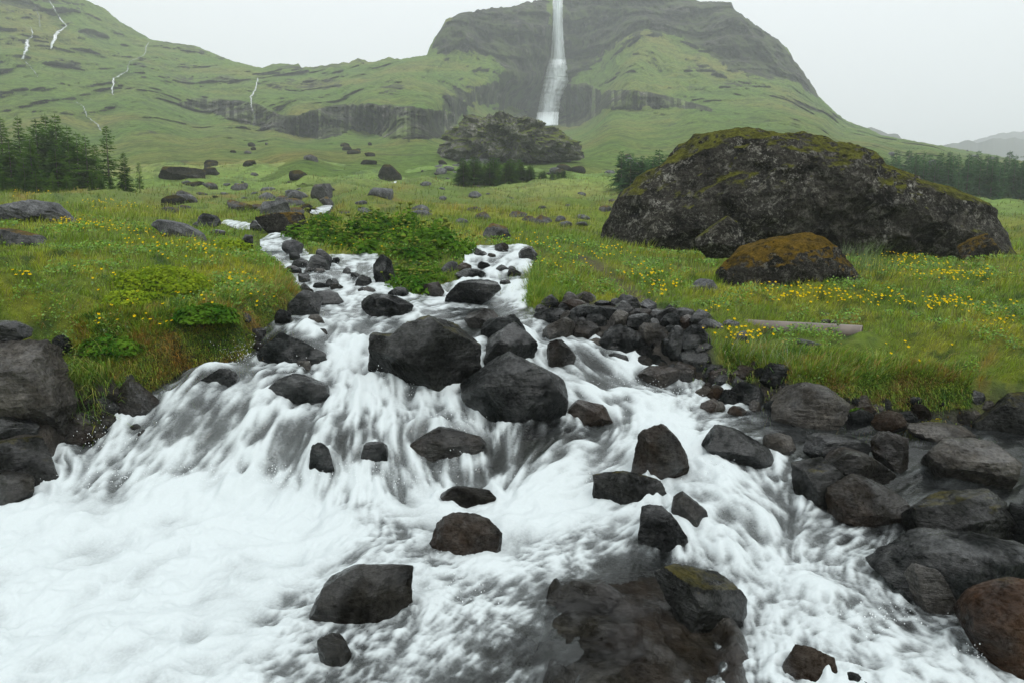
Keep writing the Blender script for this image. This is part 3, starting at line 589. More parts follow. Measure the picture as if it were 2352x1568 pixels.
# ------------------------------------------------------------------ rocks
_ico = {}
def ico(n):
    if n not in _ico:
        bm = bmesh.new(); bmesh.ops.create_icosphere(bm, subdivisions=n, radius=1)
        _ico[n] = (np.array([v.co[:] for v in bm.verts]), np.array([[v.index for v in f.verts] for f in bm.faces])); bm.free()
    return _ico[n]
ROCKS = []   # footprints for the flow
_FAR = 78
def rock(poly, mat, label, sub=4, depth=None, thick=0.85, facets=16, rough=1.0, sink=0.25, name='boulder', cat='boulder', group=None, push=0.0, seed=None, cut=(0.58, 0.84), strata=0.0, expo=3.0, crag=0.0):
    """a boulder whose outline is traced, placed at its own distance with real thickness, split into fracture faces"""
    seed = seed if seed is not None else len(ROCKS)+11
    r_ = np.random.default_rng(seed)
    poly = np.asarray(poly, float); u0, v0 = poly.min(0); u1, v1 = poly.max(0)
    if depth is None:
        h = hit((u0+u1)/2, min(v1-0.06*(v1-v0), 1640)); depth = h.y
    pw0 = (u1-u0)/F*depth; ph0 = (v1-v0)/F*depth
    half = thick*0.5*(0.6*pw0+0.4*ph0)
    yc = depth+half*0.6+push
    pts = np.array([unproj(u, v, yc) for u, v in poly])
    c = pts.mean(0); c[0] = 0.5*(pts[:, 0].min()+pts[:, 0].max()); c[2] = 0.5*(pts[:, 2].min()+pts[:, 2].max())
    q = pts[:, [0, 2]]-c[[0, 2]]
    hgt = q[:, 1].max()-q[:, 1].min()
    low = q[:, 1] < -0.15*hgt; q[low, 1] -= sink*hgt
    # dense outline
    qq = np.concatenate([q[i]+(q[(i+1) % len(q)]-q[i])*np.linspace(0, 1, 24, endpoint=False)[:, None] for i in range(len(q))])
    th = np.arctan2(qq[:, 1], qq[:, 0]); o = np.argsort(th); th = th[o]; rr = np.hypot(qq[o, 0], qq[o, 1])
    d, f = ico(sub)
    T = np.arctan2(d[:, 2], d[:, 0]); rho = np.hypot(d[:, 0], d[:, 2])
    Rt = np.interp(T, th, rr, period=2*math.pi)
    rad = ((rho/Rt)**expo+(np.abs(d[:, 1])/half)**expo)**(-1/expo)
    p = d*rad[:, None]
    g0 = r_.uniform(0, 6.28)
    for k in range(facets):
        zf = 1-2*(k+0.5)/facets; an = g0+k*2.39996; n = np.array([math.cos(an)*math.sqrt(1-zf*zf), zf, math.sin(an)*math.sqrt(1-zf*zf)])+r_.normal(size=3)*0.28
        n /= np.linalg.norm(n); t = p@n; L = t.max()*r_.uniform(*cut); m = t > L
        p[m] *= (L/t[m])[:, None]
    size = 0.5*(pw0+ph0)*0.5
    nr = np.linalg.norm(p, axis=1, keepdims=True)+1e-9; dirn = p/nr
    off = r_.uniform(0, 50, 3)
    disp = fbm(p/size*1.1+off, 4, seed)*0.09+fbm(p/size*3.3+off, 5, seed+3, ridged=True)*0.045*rough+fbm(p/size*11+off, 3, seed+6)*0.016*rough
    if crag > 0:
        disp += crag*(fbm(p/size*np.array([8, 8, 1.6])+off, 4, seed+9, ridged=True)*0.10+(sstep(-0.08, 0.08, fbm(p/size*np.array([3, 3, 5])+off, 2, seed+4))-0.5)*0.07+fbm(p/size*np.array([17, 17, 11]), 3, seed+8, ridged=True)*0.03)
    if strata > 0:
        ax = r_.normal(size=3); ax[2] = abs(ax[2])+1; ax /= np.linalg.norm(ax)
        h1 = (p@ax)/size*6+fbm(p/size*1.5, 2, seed+5)*0.7
        disp += (np.abs((h1 % 1)-0.5)-0.25)*strata
    p = p+dirn*(disp*size)[:, None]
    for ax_, k_ in ((0, 0), (2, 1)):
        lo, hi = p[:, ax_].min(), p[:, ax_].max(); p[:, ax_] = (p[:, ax_]-lo)/(hi-lo)*(q[:, k_].max()-q[:, k_].min())+q[:, k_].min()
    me = new_mesh(name, p, tris=f); me.set_sharp_from_angle(angle=math.radians(24))
    o = link(name, me, M[mat] if isinstance(mat, str) else mat, label=label, cat=cat, group=group)
    o.location = c
    ROCKS.append((c[0], yc, half, (pts[:, 0].max()-pts[:, 0].min())/2, c[2], name))
    return o

def box(u0, v0, u1, v1, k=0):
    r_ = random.Random(int(u0*7+v0*13+k)); w, h = u1-u0, v1-v0
    j = lambda a: a*r_.uniform(-0.07, 0.07)
    return [(u0+j(w), v0+h*r_.uniform(.5, .75)), (u0+w*r_.uniform(.08, .2), v0+h*r_.uniform(.18, .34)), (u0+w*r_.uniform(.3, .5), v0+j(h)), (u0+w*r_.uniform(.62, .8), v0+h*r_.uniform(.05, .2)), (u1+j(w)*.5, v0+h*r_.uniform(.4, .6)), (u1-w*.08, v0+h*.88), (u0+w*.6, v1), (u0+w*.15, v0+h*.95)]
def boxc(c, u0, v0, u1, v1):
    w, h = (u1-u0)*0.07, (v1-v0)*0.07
    return P(c, box(u0-w, v0-h, u1+w, v1+h))

def flat_rock(poly, mat, label, top, sub=6, name='boulder', cat='boulder', hgt=0.22, tilt=(0, 0), seed=5):
    """a broad low rock: footprint on the water plane, slightly domed worn top"""
    w = []
    for u, v in poly:
        a_, l_ = solve_on(WR, u, v, 0.3, 4.2); yy = math.exp(l_); w.append((a_*yy, yy, WR(np.array([[a_, l_]]))[0]*yy))
    w = np.array(w); c = 0.5*(w.min(0)+w.max(0)); q = w[:, :2]-c[:2]
    A_ = np.c_[w[:, :2]-c[:2], np.ones(len(w))]; pl = np.linalg.lstsq(A_, w[:, 2], rcond=None)[0]
    qq = np.concatenate([q[i]+(q[(i+1) % len(q)]-q[i])*np.linspace(0, 1, 24, endpoint=False)[:, None] for i in range(len(q))])
    th = np.arctan2(qq[:, 1], qq[:, 0]); o = np.argsort(th); rr = np.hypot(qq[o, 0], qq[o, 1]); th = th[o]
    d, f = ico(sub); T = np.arctan2(d[:, 1], d[:, 0]); rho = np.hypot(d[:, 0], d[:, 1]); Rt = np.interp(T, th, rr, period=2*math.pi)
    rad = ((rho/Rt)**4+(np.abs(d[:, 2])/hgt)**4)**(-1/4); p = d*rad[:, None]
    p[:, 2] += (fbm(p*1.6+seed, 4, seed)*0.07+fbm(p*6, 4, seed+1, ridged=True)*0.018+(sstep(-0.06, 0.06, fbm(p*1.3, 3, seed+7))-0.5)*0.07+(sstep(-0.05, 0.05, fbm(p*2.6+4, 2, seed+9))-0.5)*0.04)
    p[:, 2] += pl[0]*p[:, 0]+pl[1]*p[:, 1]+pl[2]-hgt+top
    o = link(name, new_mesh(name, p, tris=f), M[mat], label=label, cat=cat); o.location = (c[0], c[1], 0)
    ROCKS.append((c[0], c[1], 0.01, 0.01, c[2], 'flat')); return o
# --- the large boulders of the cascade
rock(P(5, [(140,900),(172,740),(200,728),(330,735),(420,655),(550,618),(740,660),(835,750),(862,800),(815,960),(690,1120),(480,1090),(240,1050)]), 'wetmoss', 'large wet black boulder with a flat shoulder dividing the white cascade', sub=6, sink=0.15, thick=0.8, facets=14, strata=0.02)
rock(P(5, [(720,1130),(800,960),(1000,838),(1165,845),(1330,960),(1390,1060),(1350,1280),(1050,1315),(880,1310),(760,1210)]), 'wet', 'biggest faceted black boulder in the middle of the cascade', sub=6, sink=0.15, thick=0.8, facets=14, cut=(0.7, 0.92))
rock(P(5, [(872,900),(880,800),(1080,670),(1140,672),(1205,780),(1195,835),(1000,850)]), 'wet', 'dark pyramid-shaped rock perched behind the biggest faceted boulder', sub=5, depth=6.7)
rock(P(5, [(850,700),(890,650),(1060,620),(1100,640),(1130,690),(900,780),(860,750)]), 'wet', 'long dark slab leaning behind the pyramid-shaped rock', sub=5, depth=7.3)
rock(P(5, [(1360,1280),(1400,1150),(1440,1135),(1560,1165),(1660,1260),(1560,1285)]), 'brown', 'low dark brown rock tucked against the biggest faceted boulder', sub=5)
rock(P(0, [(1452,1030),(1465,985),(1490,972),(1520,985),(1550,1040),(1575,1105),(1455,1090)]), 'brown', 'upright brown rounded rock with water pouring down its side', sub=5)
rock(P(5, [(115,590),(150,545),(230,490),(330,510),(445,575),(430,640),(300,620),(120,615)]), 'wet', 'smooth dark rock alone in the stream below the leafy island', sub=5)
rock(P(5, [(630,560),(640,480),(690,420),(860,405),(980,430),(920,490),(820,570),(700,575)]), 'wet', 'square dark rock splitting the upper rivulet under its small fall', sub=5)
rock(P(0, [(1362,1105),(1385,1082),(1430,1085),(1490,1100),(1530,1125),(1510,1165),(1450,1170),(1385,1145)]), 'wetmoss', 'oval black rock with an orange moss tuft in the white water', sub=5)
rock(P(8, [(185,500),(210,420),(270,405),(350,470),(410,570),(390,640),(310,650),(230,580)]), 'brown', 'small tilted brown rock washed by the side channel', sub=5)
rock(P(8, [(-20,600),(0,540),(50,505),(150,540),(230,620),(300,740),(150,780),(-15,760)]), 'wet', 'upright grey-black rock above the wet flat slab', sub=5)
rock(P(7, [(1060,620),(1110,540),(1220,520),(1380,540),(1480,620),(1510,690),(1400,760),(1290,810),(1210,740),(1130,690)]), 'brown', 'rounded rock with foam streaming over it in the lower pool', sub=5, sink=0.35)
rock(P(7, [(310,1190),(370,1100),(520,960),(680,850),(770,830),(860,880),(960,970),(940,1010),(800,1070),(600,1130),(460,1230),(380,1230)]), 'brown', 'long brown hump of rock half drowned in the foaming pool', sub=5, sink=0.5, thick=0.7)
M['slab'] = rock_material('wet_slab_rock', (0.005, 0.005, 0.004), (0.026, 0.024, 0.018), (0.05, 0.25), rust=0.15, spec=0.35, bump=1.0, pit_shade=0.4, coat=0.35)
flat_rock([(1215,1660),(1222,1480),(1250,1400),(1262,1345),(1400,1292),(1560,1282),(1620,1340),(1710,1450),(1760,1640)], 'slab', 'broad flat dark slab glazed with a film of clear water', 0.06, name='rock_slab', cat='rock')
rock(P(8, [(105,1010),(110,940),(190,880),(330,940),(570,945),(640,1000),(665,1100),(640,1230),(550,1290),(400,1250),(250,1130),(120,1060)]), 'wetmoss', 'dark blocky rock with brown moss standing on the wet flat slab', sub=6, sink=0.1)
rock(P(8, [(860,1500),(900,1400),(1000,1350),(1130,1360),(1230,1440),(1200,1560),(900,1580)]), 'brown', 'drowned rounded rock under foam beside the wet flat slab', sub=5, sink=0.4)
rock(P(8, [(1195,1600),(1230,1540),(1320,1510),(1440,1540),(1480,1620)]), 'wet', 'black rock tip breaking the foam near the rust-red boulder', sub=4, sink=0.4)
flat_rock([(850,1640),(900,1480),(1000,1420),(1150,1390),(1235,1420),(1222,1640)], 'brown', 'drowned mottled brown rock under streaked foam', -0.02)
# --- right-hand rocks
rock(P(8, [(390,60),(420,-10),(560,10),(800,80),(815,200),(800,240),(640,245),(500,130)]), 'wet', 'dark wedge of rock damming the calm upper pool', sub=5)
rock(P(8, [(765,60),(800,40),(870,36),(960,60),(950,130),(880,175),(820,120)]), 'tan', 'small pale brown rock at the lip of the calm pool', sub=4)
rock(P(8, [(1015,110),(1050,70),(1130,45),(1300,70),(1390,130),(1370,190),(1100,190),(1030,165)]), 'wet', 'jet black angular rock lying on a brown one at the pool lip', sub=5, depth=5.35, facets=12)
rock(P(8, [(1140,170),(1160,130),(1250,140),(1390,180),(1555,265),(1530,300),(1280,305),(1200,230)]), 'brown', 'long dark brown rock underneath the jet black angular rock', sub=5, depth=5.05)
rock(P(8, [(1420,110),(1480,60),(1620,20),(1640,120),(1600,270),(1500,230),(1430,160)]), 'brown', 'steep ribbed brown rock beside a thin water chute', sub=5, strata=0.05)
rock(P(8, [(1730,190),(1780,130),(1900,75),(2100,90),(2300,130),(2390,200),(2380,300),(2150,355),(1950,310),(1760,280)]), 'tan', 'big pale tan boulder with sculpted hollows in the side pool', sub=6, facets=8, rough=1.6)
rock(P(8, [(940,300),(985,200),(1060,190),(1180,210),(1265,290),(1220,360),(1130,500),(1000,500),(950,440)]), 'wetmoss', 'chunky black rock with a dot of orange moss on top', sub=5)
rock(P(8, [(1140,520),(1250,370),(1400,300),(1560,370),(1640,430),(1530,620),(1380,590),(1200,540)]), 'brown', 'greenish grey rock glazed by a thin sheet of water', sub=5)
rock(P(8, [(1610,600),(1650,500),(1790,400),(1950,378),(2080,400),(2190,480),(2260,590),(2250,730),(2000,690),(1700,700)]), 'wetmoss', 'broad black boulder with yellow moss on its corner', sub=6, strata=0.03)
rock(P(8, [(1420,880),(1520,780),(1750,660),(1950,645),(2120,670),(2352,800),(2440,1000),(2100,1090),(1700,1050),(1450,980)]), 'wet', 'largest smooth blue-black boulder beside the lower rapids', sub=6, strata=0.02, facets=8)
rock(P(8, [(1665,870),(1690,835),(1800,920),(1950,1110),(1900,1150),(1750,1070),(1670,970)]), 'tan', 'pointed grey shard leaning on the largest blue-black boulder', sub=5, strata=0.05)
rock(P(8, [(1975,1190),(2080,1050),(2250,980),(2450,950),(2500,1540),(2250,1480),(2050,1280)]), 'red', 'rust-red rounded boulder at the edge of the rapids', sub=6, facets=6, cut=(0.82, 0.95))
rock(P(8, [(2255,600),(2300,500),(2420,470),(2450,760),(2300,740)]), 'wet', 'dark rock wedged beside the yellow-mossed black boulder', sub=4)
rock(P(6, [(515,1260),(560,1180),(700,1050),(760,1028),(870,1050),(985,1150),(990,1210),(890,1290),(700,1300),(540,1275)]), 'tan', 'flat-topped grey layered rock lying under the grassy bank', sub=5, strata=0.05, facets=6)
rock(P(6, [(1740,1300),(1850,1200),(2000,1110),(2140,1090),(2240,1200),(2240,1340),(1900,1340)]), 'wetmoss', 'dark mossy boulder at the foot of the bank runnel', sub=5)
rock(P(6, [(1155,1290),(1180,1225),(1330,1208),(1380,1260),(1370,1330),(1180,1325)]), 'brown', 'square brown stone at the edge of the calm pool', sub=4)
rock(P(6, [(1370,1300),(1480,1285),(1650,1320),(1790,1370),(1700,1400),(1480,1395)]), 'tan', 'low flat rock washed by shallow water in the side pool', sub=4, sink=0.3)
for b, m, lab in [((150,1065,290,1150),'brown','small brown stone under the bank beside the calm pool'),((270,1030,480,1170),'wet','dark wet stone between trickles below the flowery bank edge'),((480,930,640,1070),'wet','black stone with a thin trickle falling past it'),((410,905,485,945),'brown','small flat stone sticking out of the bank turf'),((130,920,300,1000),'wet','black stone buried in the foot of the bank'),((300,950,430,1030),'brown','dark brown stone below a lone orange flower'),((-10,690,160,860),'wet','tall dark stone draped with turf at the end of the rock pile'),((-20,840,165,970),'wet','thin dark slab jutting from the bank over a trickle'),((1010,1110,1160,1230),'brown','brown stone in the shade of overhanging grass'),((1000,1200,1120,1290),'wet','small black stone on the shore of the calm pool')]:
    rock(boxc(6, *b), m, lab, sub=4, name='stone', cat='stone')
# --- rock pile on the far side of the channel
PILE = [((1205,580,1410,655),'wet','low black rock at the water end of the rock pile'),((1320,525,1510,620),'brown','rounded grey-brown rock on top of the rock pile next to the turf'),((1425,487,1555,560),'tan','pale rounded rock crowning the rock pile'),((1410,560,1720,650),'wet','longest dark slab across the middle of the rock pile'),((1255,635,1430,780),'tan','ribbed tan rock at the foot of the rock pile'),((1415,660,1575,785),'brown','smooth grey-brown rock leaning on the ribbed tan rock'),((1490,615,1620,695),'wet','small dark wedge in the rock pile'),((1650,595,1760,700),'tan','steep pale triangular rock in the rock pile'),((1680,497,1810,605),'wet','black blade-shaped rock standing up from the rock pile'),((1555,535,1670,565),'wet','thin black stone under the blade-shaped rock'),((1760,580,1890,650),'brown','brown cushion-shaped rock in the rock pile'),((1755,615,1885,720),'wet','dark rock below the cushion-shaped rock'),((1875,585,1960,650),'wet','small dark stone at the turf end of the rock pile'),((1925,580,2095,670),'wet','dark flat-topped rock against the turf at the pile end'),((1555,690,1810,865),'wet','blocky black rock with water running round it'),((1835,680,1990,810),'tan','grey rock with one smooth flat face in the rock pile'),((1795,815,1925,890),'wet','small black rock in the trickles below the pile'),((1600,860,1745,930),'wet','rounded wet stone at the edge of the side rapids'),((1835,890,2010,955),'wetmoss','low stone capped with golden moss'),((1840,940,2070,1050),'brown','brown rock with trickles falling over its front'),((2000,700,2100,880),'wet','dark upright rock at the bank beside the pile'),((1830,530,1930,590),'grey','grey flat stone set in the turf above the pile'),((1240,775,1420,960),'brown','drowned brown rock in the side chute'),((760,590,950,690),'brown','submerged grey rock where the two rivulets meet')]
for b, m, lab in PILE: rock(boxc(5, *b), m, lab, sub=5, strata=0.03, sink=0.15 if 'drowned' not in lab else 0.4)
# --- upper rivulets and island edge
for b, m, lab in [((610,300,715,362),'grey','grey stone among the leaves of the island'),((710,305,795,362),'brown','small brown stone on the island above the square rock'),((715,340,875,405),'wet','dark stone beside the upper rivulet fall'),((940,320,1020,362),'wet','dark stone in the middle of the upper rivulet fall'),((1020,342,1100,388),'wetmoss','mossy stone at the side of the upper rivulet'),((1085,205,1195,300),'wet','dark stone pair edge beside the rivulet head'),((195,270,320,440),'wet','tall dark rock between the leafy island and the far cascade'),((295,455,405,515),'wet','dark stone at the foot of the leafy island'),((515,420,625,500),'brown','brown rock half hidden under island leaves'),((10,330,60,390),'wet','small dark rock in the middle of the far cascade'),((90,380,175,450),'wet','wet black rock near the island side of the far cascade'),((115,455,200,490),'wet','low black rock below the far cascade'),((815,215,870,270),'wet','black stone at the rivulet head')]:
    rock(boxc(5, *b), m, lab, sub=4)
for b, m, lab in [((1880,255,2005,360),'wet','round rock with water veiling it in the far cascade'),((1935,225,2030,330),'wet','dark rock at the top of the far cascade'),((1900,470,2095,560),'wet','low wide black rock at the foot of the far cascade'),((1825,365,1895,428),'wet','small black rock near the bank side of the far cascade'),((1915,425,2015,462),'wet','flat black rock in the far cascade'),((1770,480,1960,632),'wet','sharp dark rock against the undercut turf bank'),((1690,590,1780,690),'wet','dark rock wedged under the turf bank'),((720,1035,945,1260),'brown','wet dark rock below the tuft of pale grass'),((225,1280,645,1400),'brown','flat brown slab at the foot of the large brown boulder'),((-60,1250,205,1375),'wet','black slab in the corner below the large brown boulder'),((1460,140,1555,240),'wet','dark upright rock at the edge of the upper stream'),((1730,170,1855,248),'grey','grey rock capped with turf beside the upper stream'),((1290,100,1375,140),'wet','small dark rock in the meadow near the upper stream'),((1225,10,1340,85),'wet','dark rock left of white water where the stream first appears'),((1530,50,1605,108),'wet','dark stone under the mossy stream boulder'),((1190,55,1265,90),'wet','little dark stone in the turf by the upper stream'),((330,755,430,870),'wet','black rock behind the shoulder of the large brown boulder')]:
    rock(boxc(4, *b), m, lab, sub=4)
rock(P(4, [(-160,800),(0,778),(160,772),(330,780),(385,880),(430,1010),(420,1100),(370,1250),(240,1310),(0,1290),(-160,1270)]), 'tan', 'large brown boulder with a smooth sculpted face at the foot of the turf bank', sub=6, rough=1.8, facets=8, sink=0.1)
rock(P(4, [(-160,770),(-160,660),(0,655),(130,655),(180,690),(170,740),(100,770)]), 'wet', 'flat blue-black slab resting on the large brown boulder', sub=5, depth=5.7)
rock(P(4, [(-160,1620),(-160,1400),(120,1370),(330,1400),(410,1480),(370,1580),(200,1680)]), 'wetmoss', 'low green-stained rock at the pool edge below the brown boulder', sub=5)
rock(P(4, [(-160,1800),(-160,1570),(60,1590),(220,1640),(240,1720),(100,1790)]), 'brown', 'brown flat rock at the waterline of the foaming pool', sub=5)
for b, lab in [((1640,740,2000,960),'drowned dark slab under thin water beside the turf bank'),((1200,940,1475,1140),'drowned rock wrapped in a glassy chute by the turf bank'),((1620,1010,2000,1190),'dark drowned rock beneath the top of the main cascade')]:
    rock(boxc(4, *b), 'wet', lab, sub=5, push=0.05, sink=0.4, thick=0.7)
for b, lab in [((320,120,480,330),'black rock showing through the curtain of the main cascade'),((640,90,800,260),'second black rock showing through the cascade curtain'),((1150,370,1460,470),'drowned dark rock behind foam in the lower pool'),((380,1270,560,1480),'drowned rock below the long brown hump'),((950,20,1380,190),'drowned rock under falling water at the foot of the biggest boulder')]:
    rock(boxc(7, *b), 'wet' if 'black' in lab else 'brown', lab, sub=4, sink=0.3, thick=0.6)
# --- meadow boulders
rock(P(1, [(-10,1320),(60,1265),(240,1225),(330,1240),(430,1320),(445,1355),(200,1370),(-5,1355)]), 'grey', 'pale grey layered boulder with an orange moss cap in the flowery meadow', sub=5, strata=0.08, facets=7)
rock(P(4, [(-140,80),(0,88),(60,100),(200,150),(285,190),(240,215),(100,205),(-140,210)]), 'greymoss', 'grey slab edged with orange moss among the buttercups', sub=5, strata=0.04)
rock(P(4, [(920,100),(980,35),(1120,75),(1270,140),(1230,165),(1090,140),(930,118)]), 'grey', 'long pale grey slab lying aslant in the meadow', sub=5, strata=0.05)
rock(P(1, [(1580,1400),(1590,1320),(1640,1300),(1800,1310),(1890,1350),(1800,1420),(1640,1440)]), 'boulder2', 'dark mossy boulder standing in the upper stream', sub=5)
rock(P(1, [(1585,1310),(1640,1250),(1720,1225),(1785,1270),(1785,1310),(1700,1330)]), 'grey', 'grey rough boulder behind the dark mossy stream boulder', sub=5)
rock(P(1, [(1905,1220),(1920,1160),(1975,1125),(2020,1150),(2035,1215),(1990,1240)]), 'greymoss', 'upright pointed grey boulder on the meadow by the upper stream', sub=5)
rock(P(1, [(1955,1260),(1965,1215),(2005,1203),(2040,1230),(2030,1262)]), 'greymoss', 'mossy round boulder in front of the pointed grey one', sub=4)
rock(P(1, [(1755,1215),(1790,1170),(1845,1185),(1850,1230),(1800,1225)]), 'grey', 'light grey block near the pointed grey boulder', sub=4)
rock(P(1, [(970,1090),(980,1040),(1030,1025),(1150,1030),(1240,1045),(1268,1085),(1200,1108),(1030,1108)]), 'outcrop', 'low dark turf-capped outcrop on the hillside pasture', sub=5, name='rock_outcrop', cat='outcrop')
rock(P(2, [(225,1060),(260,1010),(300,1008),(350,1060),(372,1110),(300,1120)]), 'outcrop', 'dark rounded boulder where the high stream turns', sub=4)
rock(P(5, [(865,120),(880,70),(930,58),(990,80),(1000,115),(1040,140),(1010,170),(930,172)]), 'greymoss', 'grey boulder alone on the meadow above the rivulet head', sub=5)
# huge boulder and its neighbours
rock(P(0, [(1372,535),(1400,462),(1480,392),(1540,345),(1582,312),(1680,297),(1780,315),(1860,335),(1932,362),(1955,388),(2050,425),(2110,440),(2200,485),(2262,545),(2312,592),(2290,610),(1900,612),(1500,575)]), 'boulder', 'huge lichen-speckled mossy boulder dominating the meadow', sub=7, depth=15.5, thick=0.6, facets=7, cut=(0.84, 0.96), rough=1.8, sink=0.16, expo=2.0)
rock(P(6, [(205,420),(230,320),(400,190),(560,140),(780,118),(900,170),(1000,290),(1110,400),(1060,455),(800,490),(420,500),(260,510)]), 'boulder2', 'dark hump-backed boulder with orange moss in front of the huge one', sub=6, depth=10.0, thick=0.75, rough=1.6, sink=0.12, facets=6, cut=(0.84, 0.96), expo=2.1)
rock(P(6, [(70,190),(120,90),(285,15),(370,120),(385,195),(250,228),(120,215)]), 'boulder', 'peaked lichen boulder leaning against the huge one', sub=5, depth=12.6, rough=1.5)
rock(P(6, [(30,440),(90,400),(160,400),(215,450),(245,550),(180,565),(100,500)]), 'grey', 'pale grey rock beside the orange-mossed boulder', sub=5, depth=9.4)
rock(P(6, [(1680,270),(1710,150),(1800,125),(1900,170),(1925,290),(1800,310)]), 'boulder2', 'mossy block at the tapering end of the huge boulder', sub=5, depth=13.4)
rock(P(6, [(90,680),(110,640),(170,645),(250,690),(200,705)]), 'grey', 'grey flat stone in the flowery turf near the pipe', sub=4)
rock(P(6, [(245,690),(270,650),(330,670),(350,695)]), 'grey', 'thin grey stone next to the flat one near the pipe', sub=4)
rock(P(6, [(330,760),(345,735),(385,720),(400,780),(360,790)]), 'grey', 'small grey stone upright in the turf by the pipe', sub=4)
rock(P(6, [(820,700),(850,650),(930,655),(960,690),(900,712)]), 'brown', 'splintered dark rock behind the pipe', sub=4)
rock(P(6, [(690,770),(740,765),(860,800),(840,812),(720,800)]), 'grey', 'pale flat stone in front of the pipe', sub=4)
# rocky knoll below the fall
rock(P(2, [(575,990),(640,870),(660,800),(740,735),(800,700),(1000,705),(1150,755),(1300,800),(1440,880),(1490,950),(1200,985),(900,1000)]), 'knoll', 'craggy knoll with a turf cap below the waterfall', sub=6, depth=98, thick=0.7, rough=3.0, facets=5, sink=0.2, cut=(0.85, 0.97), name='rock_knoll', cat='crag', crag=2.4)
# scattered stones
def filler(n, u0, u1, v0, v1, s0, s1, label, group, test=None):
    r_ = random.Random(int(u0+v0)); k = 0
    while k < n:
        u = r_.uniform(u0, u1); v = r_.uniform(v0, v1)
        if test is not None and not test(u, v): continue
        w = r_.uniform(s0, s1); h = w*r_.uniform(0.55, 0.8); k += 1
        rock(box(u-w/2, v-h, u+w/2, v, k), r_.choice(['wet', 'wet', 'brown', 'wet', 'tan']), label, sub=3, name='stone', cat='stone', group=group, rough=1.2, sink=0.3, facets=11)
_zone = np.array([(1230,720),(1330,690),(1560,700),(1640,770),(1640,860),(1560,880),(1360,810)], float)
def _in(u, v):
    c = False
    for i in range(len(_zone)):
        (x0, y0), (x1, y1) = _zone[i], _zone[(i+1) % len(_zone)]
        if (y0 > v) != (y1 > v) and u < (x1-x0)*(v-y0)/(y1-y0)+x0: c = not c
    return c
filler(46, 1230, 1640, 690, 880, 26, 60, 'dark angular stone filling the gaps of the rock pile', 'stones filling the rock pile', _in)
filler(26, 1600, 1820, 860, 960, 24, 60, 'dark angular stone below the trickles under the turf edge', 'stones below the turf edge')
filler(16, 1960, 2280, 925, 985, 24, 60, 'dark shore stone between the layered rock and the mossy boulder', 'shore stones of the calm pool')
filler(22, 150, 330, 900, 1010, 24, 60, 'black wet stone in the gully beside the large brown boulder', 'stones in the gully by the brown boulder')
filler(16, 660, 880, 600, 690, 18, 42, 'small black rock breaking the far cascade', 'small rocks in the far cascade')
filler(12, 1090, 1200, 580, 690, 14, 34, 'small black rock breaking the upper rivulet', 'small rocks in the upper rivulet')
filler(12, 560, 760, 720, 860, 20, 46, 'small wet rock near the turf bank in the cascade', 'small rocks at the bank side of the cascade')
def scatter(n, u0, u1, v0, v1, s0, s1, mats, label, group, flat=0.55, grid=None):
    protos = []
    for k in range(n):
        u = random.uniform(u0, u1); v = random.uniform(v0, v1); h = hit(u, v, GS)
        if h.y > 78: h = Vector(mt_point(u, v))
        a_, l_ = h.x/h.y, math.log(h.y)
        w = random.uniform(s0, s1)*random.uniform(0.6, 1.2)
        if k < 5:
            d, f = ico(3); r_ = np.random.default_rng(900+k+int(u0)); p = d*np.array([1, 0.8, flat])
            for _ in range(9):
                nn = r_.normal(size=3); nn /= np.linalg.norm(nn); L = (p@nn).max()*r_.uniform(0.65, 0.9); t = p@nn; m = t > L; p[m] *= (L/t[m])[:, None]
            p = p*(1+fbm(p*2+k, 3, k)*0.18)[:, None]
            me = new_mesh('stone', p, tris=f); me.materials.append(M[mats[k % len(mats)]]); protos.append(me)
        o = link('stone', protos[k % len(protos)], None, label=label, cat='stone', group=group)
        o.location = (h.x, h.y, h.z-0.05*w*(1)); o.scale = (w/2, w/2, w/2*random.uniform(0.7, 1.2)); o.rotation_euler = (random.uniform(-.25, .25), random.uniform(-.25, .25), random.uniform(0, 6.28))
scatter(46, 380, 900, 415, 490, 0.5, 1.6, ['grey', 'greymoss', 'outcrop'], 'small grey stone strewn on the rough pasture by the upper stream', 'stones strewn along the upper stream')
scatter(40, 950, 1420, 390, 520, 0.3, 1.0, ['grey', 'greymoss'], 'small pale stone lying on the open meadow below the spruce clump', 'stones on the open meadow')
scatter(24, 1240, 1480, 345, 400, 1.2, 3.2, ['grey', 'outcrop'], 'grey block in the rubble beside the craggy knoll', 'rubble blocks beside the knoll')
scatter(16, 1010, 1110, 372, 410, 1.0, 2.6, ['grey', 'outcrop'], 'block fallen at the foot of the craggy knoll', 'fallen blocks at the foot of the knoll')
scatter(22, 480, 900, 330, 410, 1.0, 3.0, ['outcrop', 'outcrop', 'greymoss'], 'dark boulder dotted on the green hillside below the columns', 'boulders on the hillside')
scatter(22, 1620, 2300, 330, 400, 1.0, 3.2, ['grey', 'outcrop'], 'grey rock dotted on the long slope beneath the mountain', 'rocks on the long slope')
scatter(30, 1600, 2000, 915, 975, 0.06, 0.18, ['wet', 'brown'], 'wet pebble on the shore of the calm pool', 'pebbles on the shore of the calm pool')
scatter(26, 180, 420, 900, 1010, 0.07, 0.2, ['wet', 'brown'], 'wet black pebble below the turf bank', 'pebbles below the turf bank')

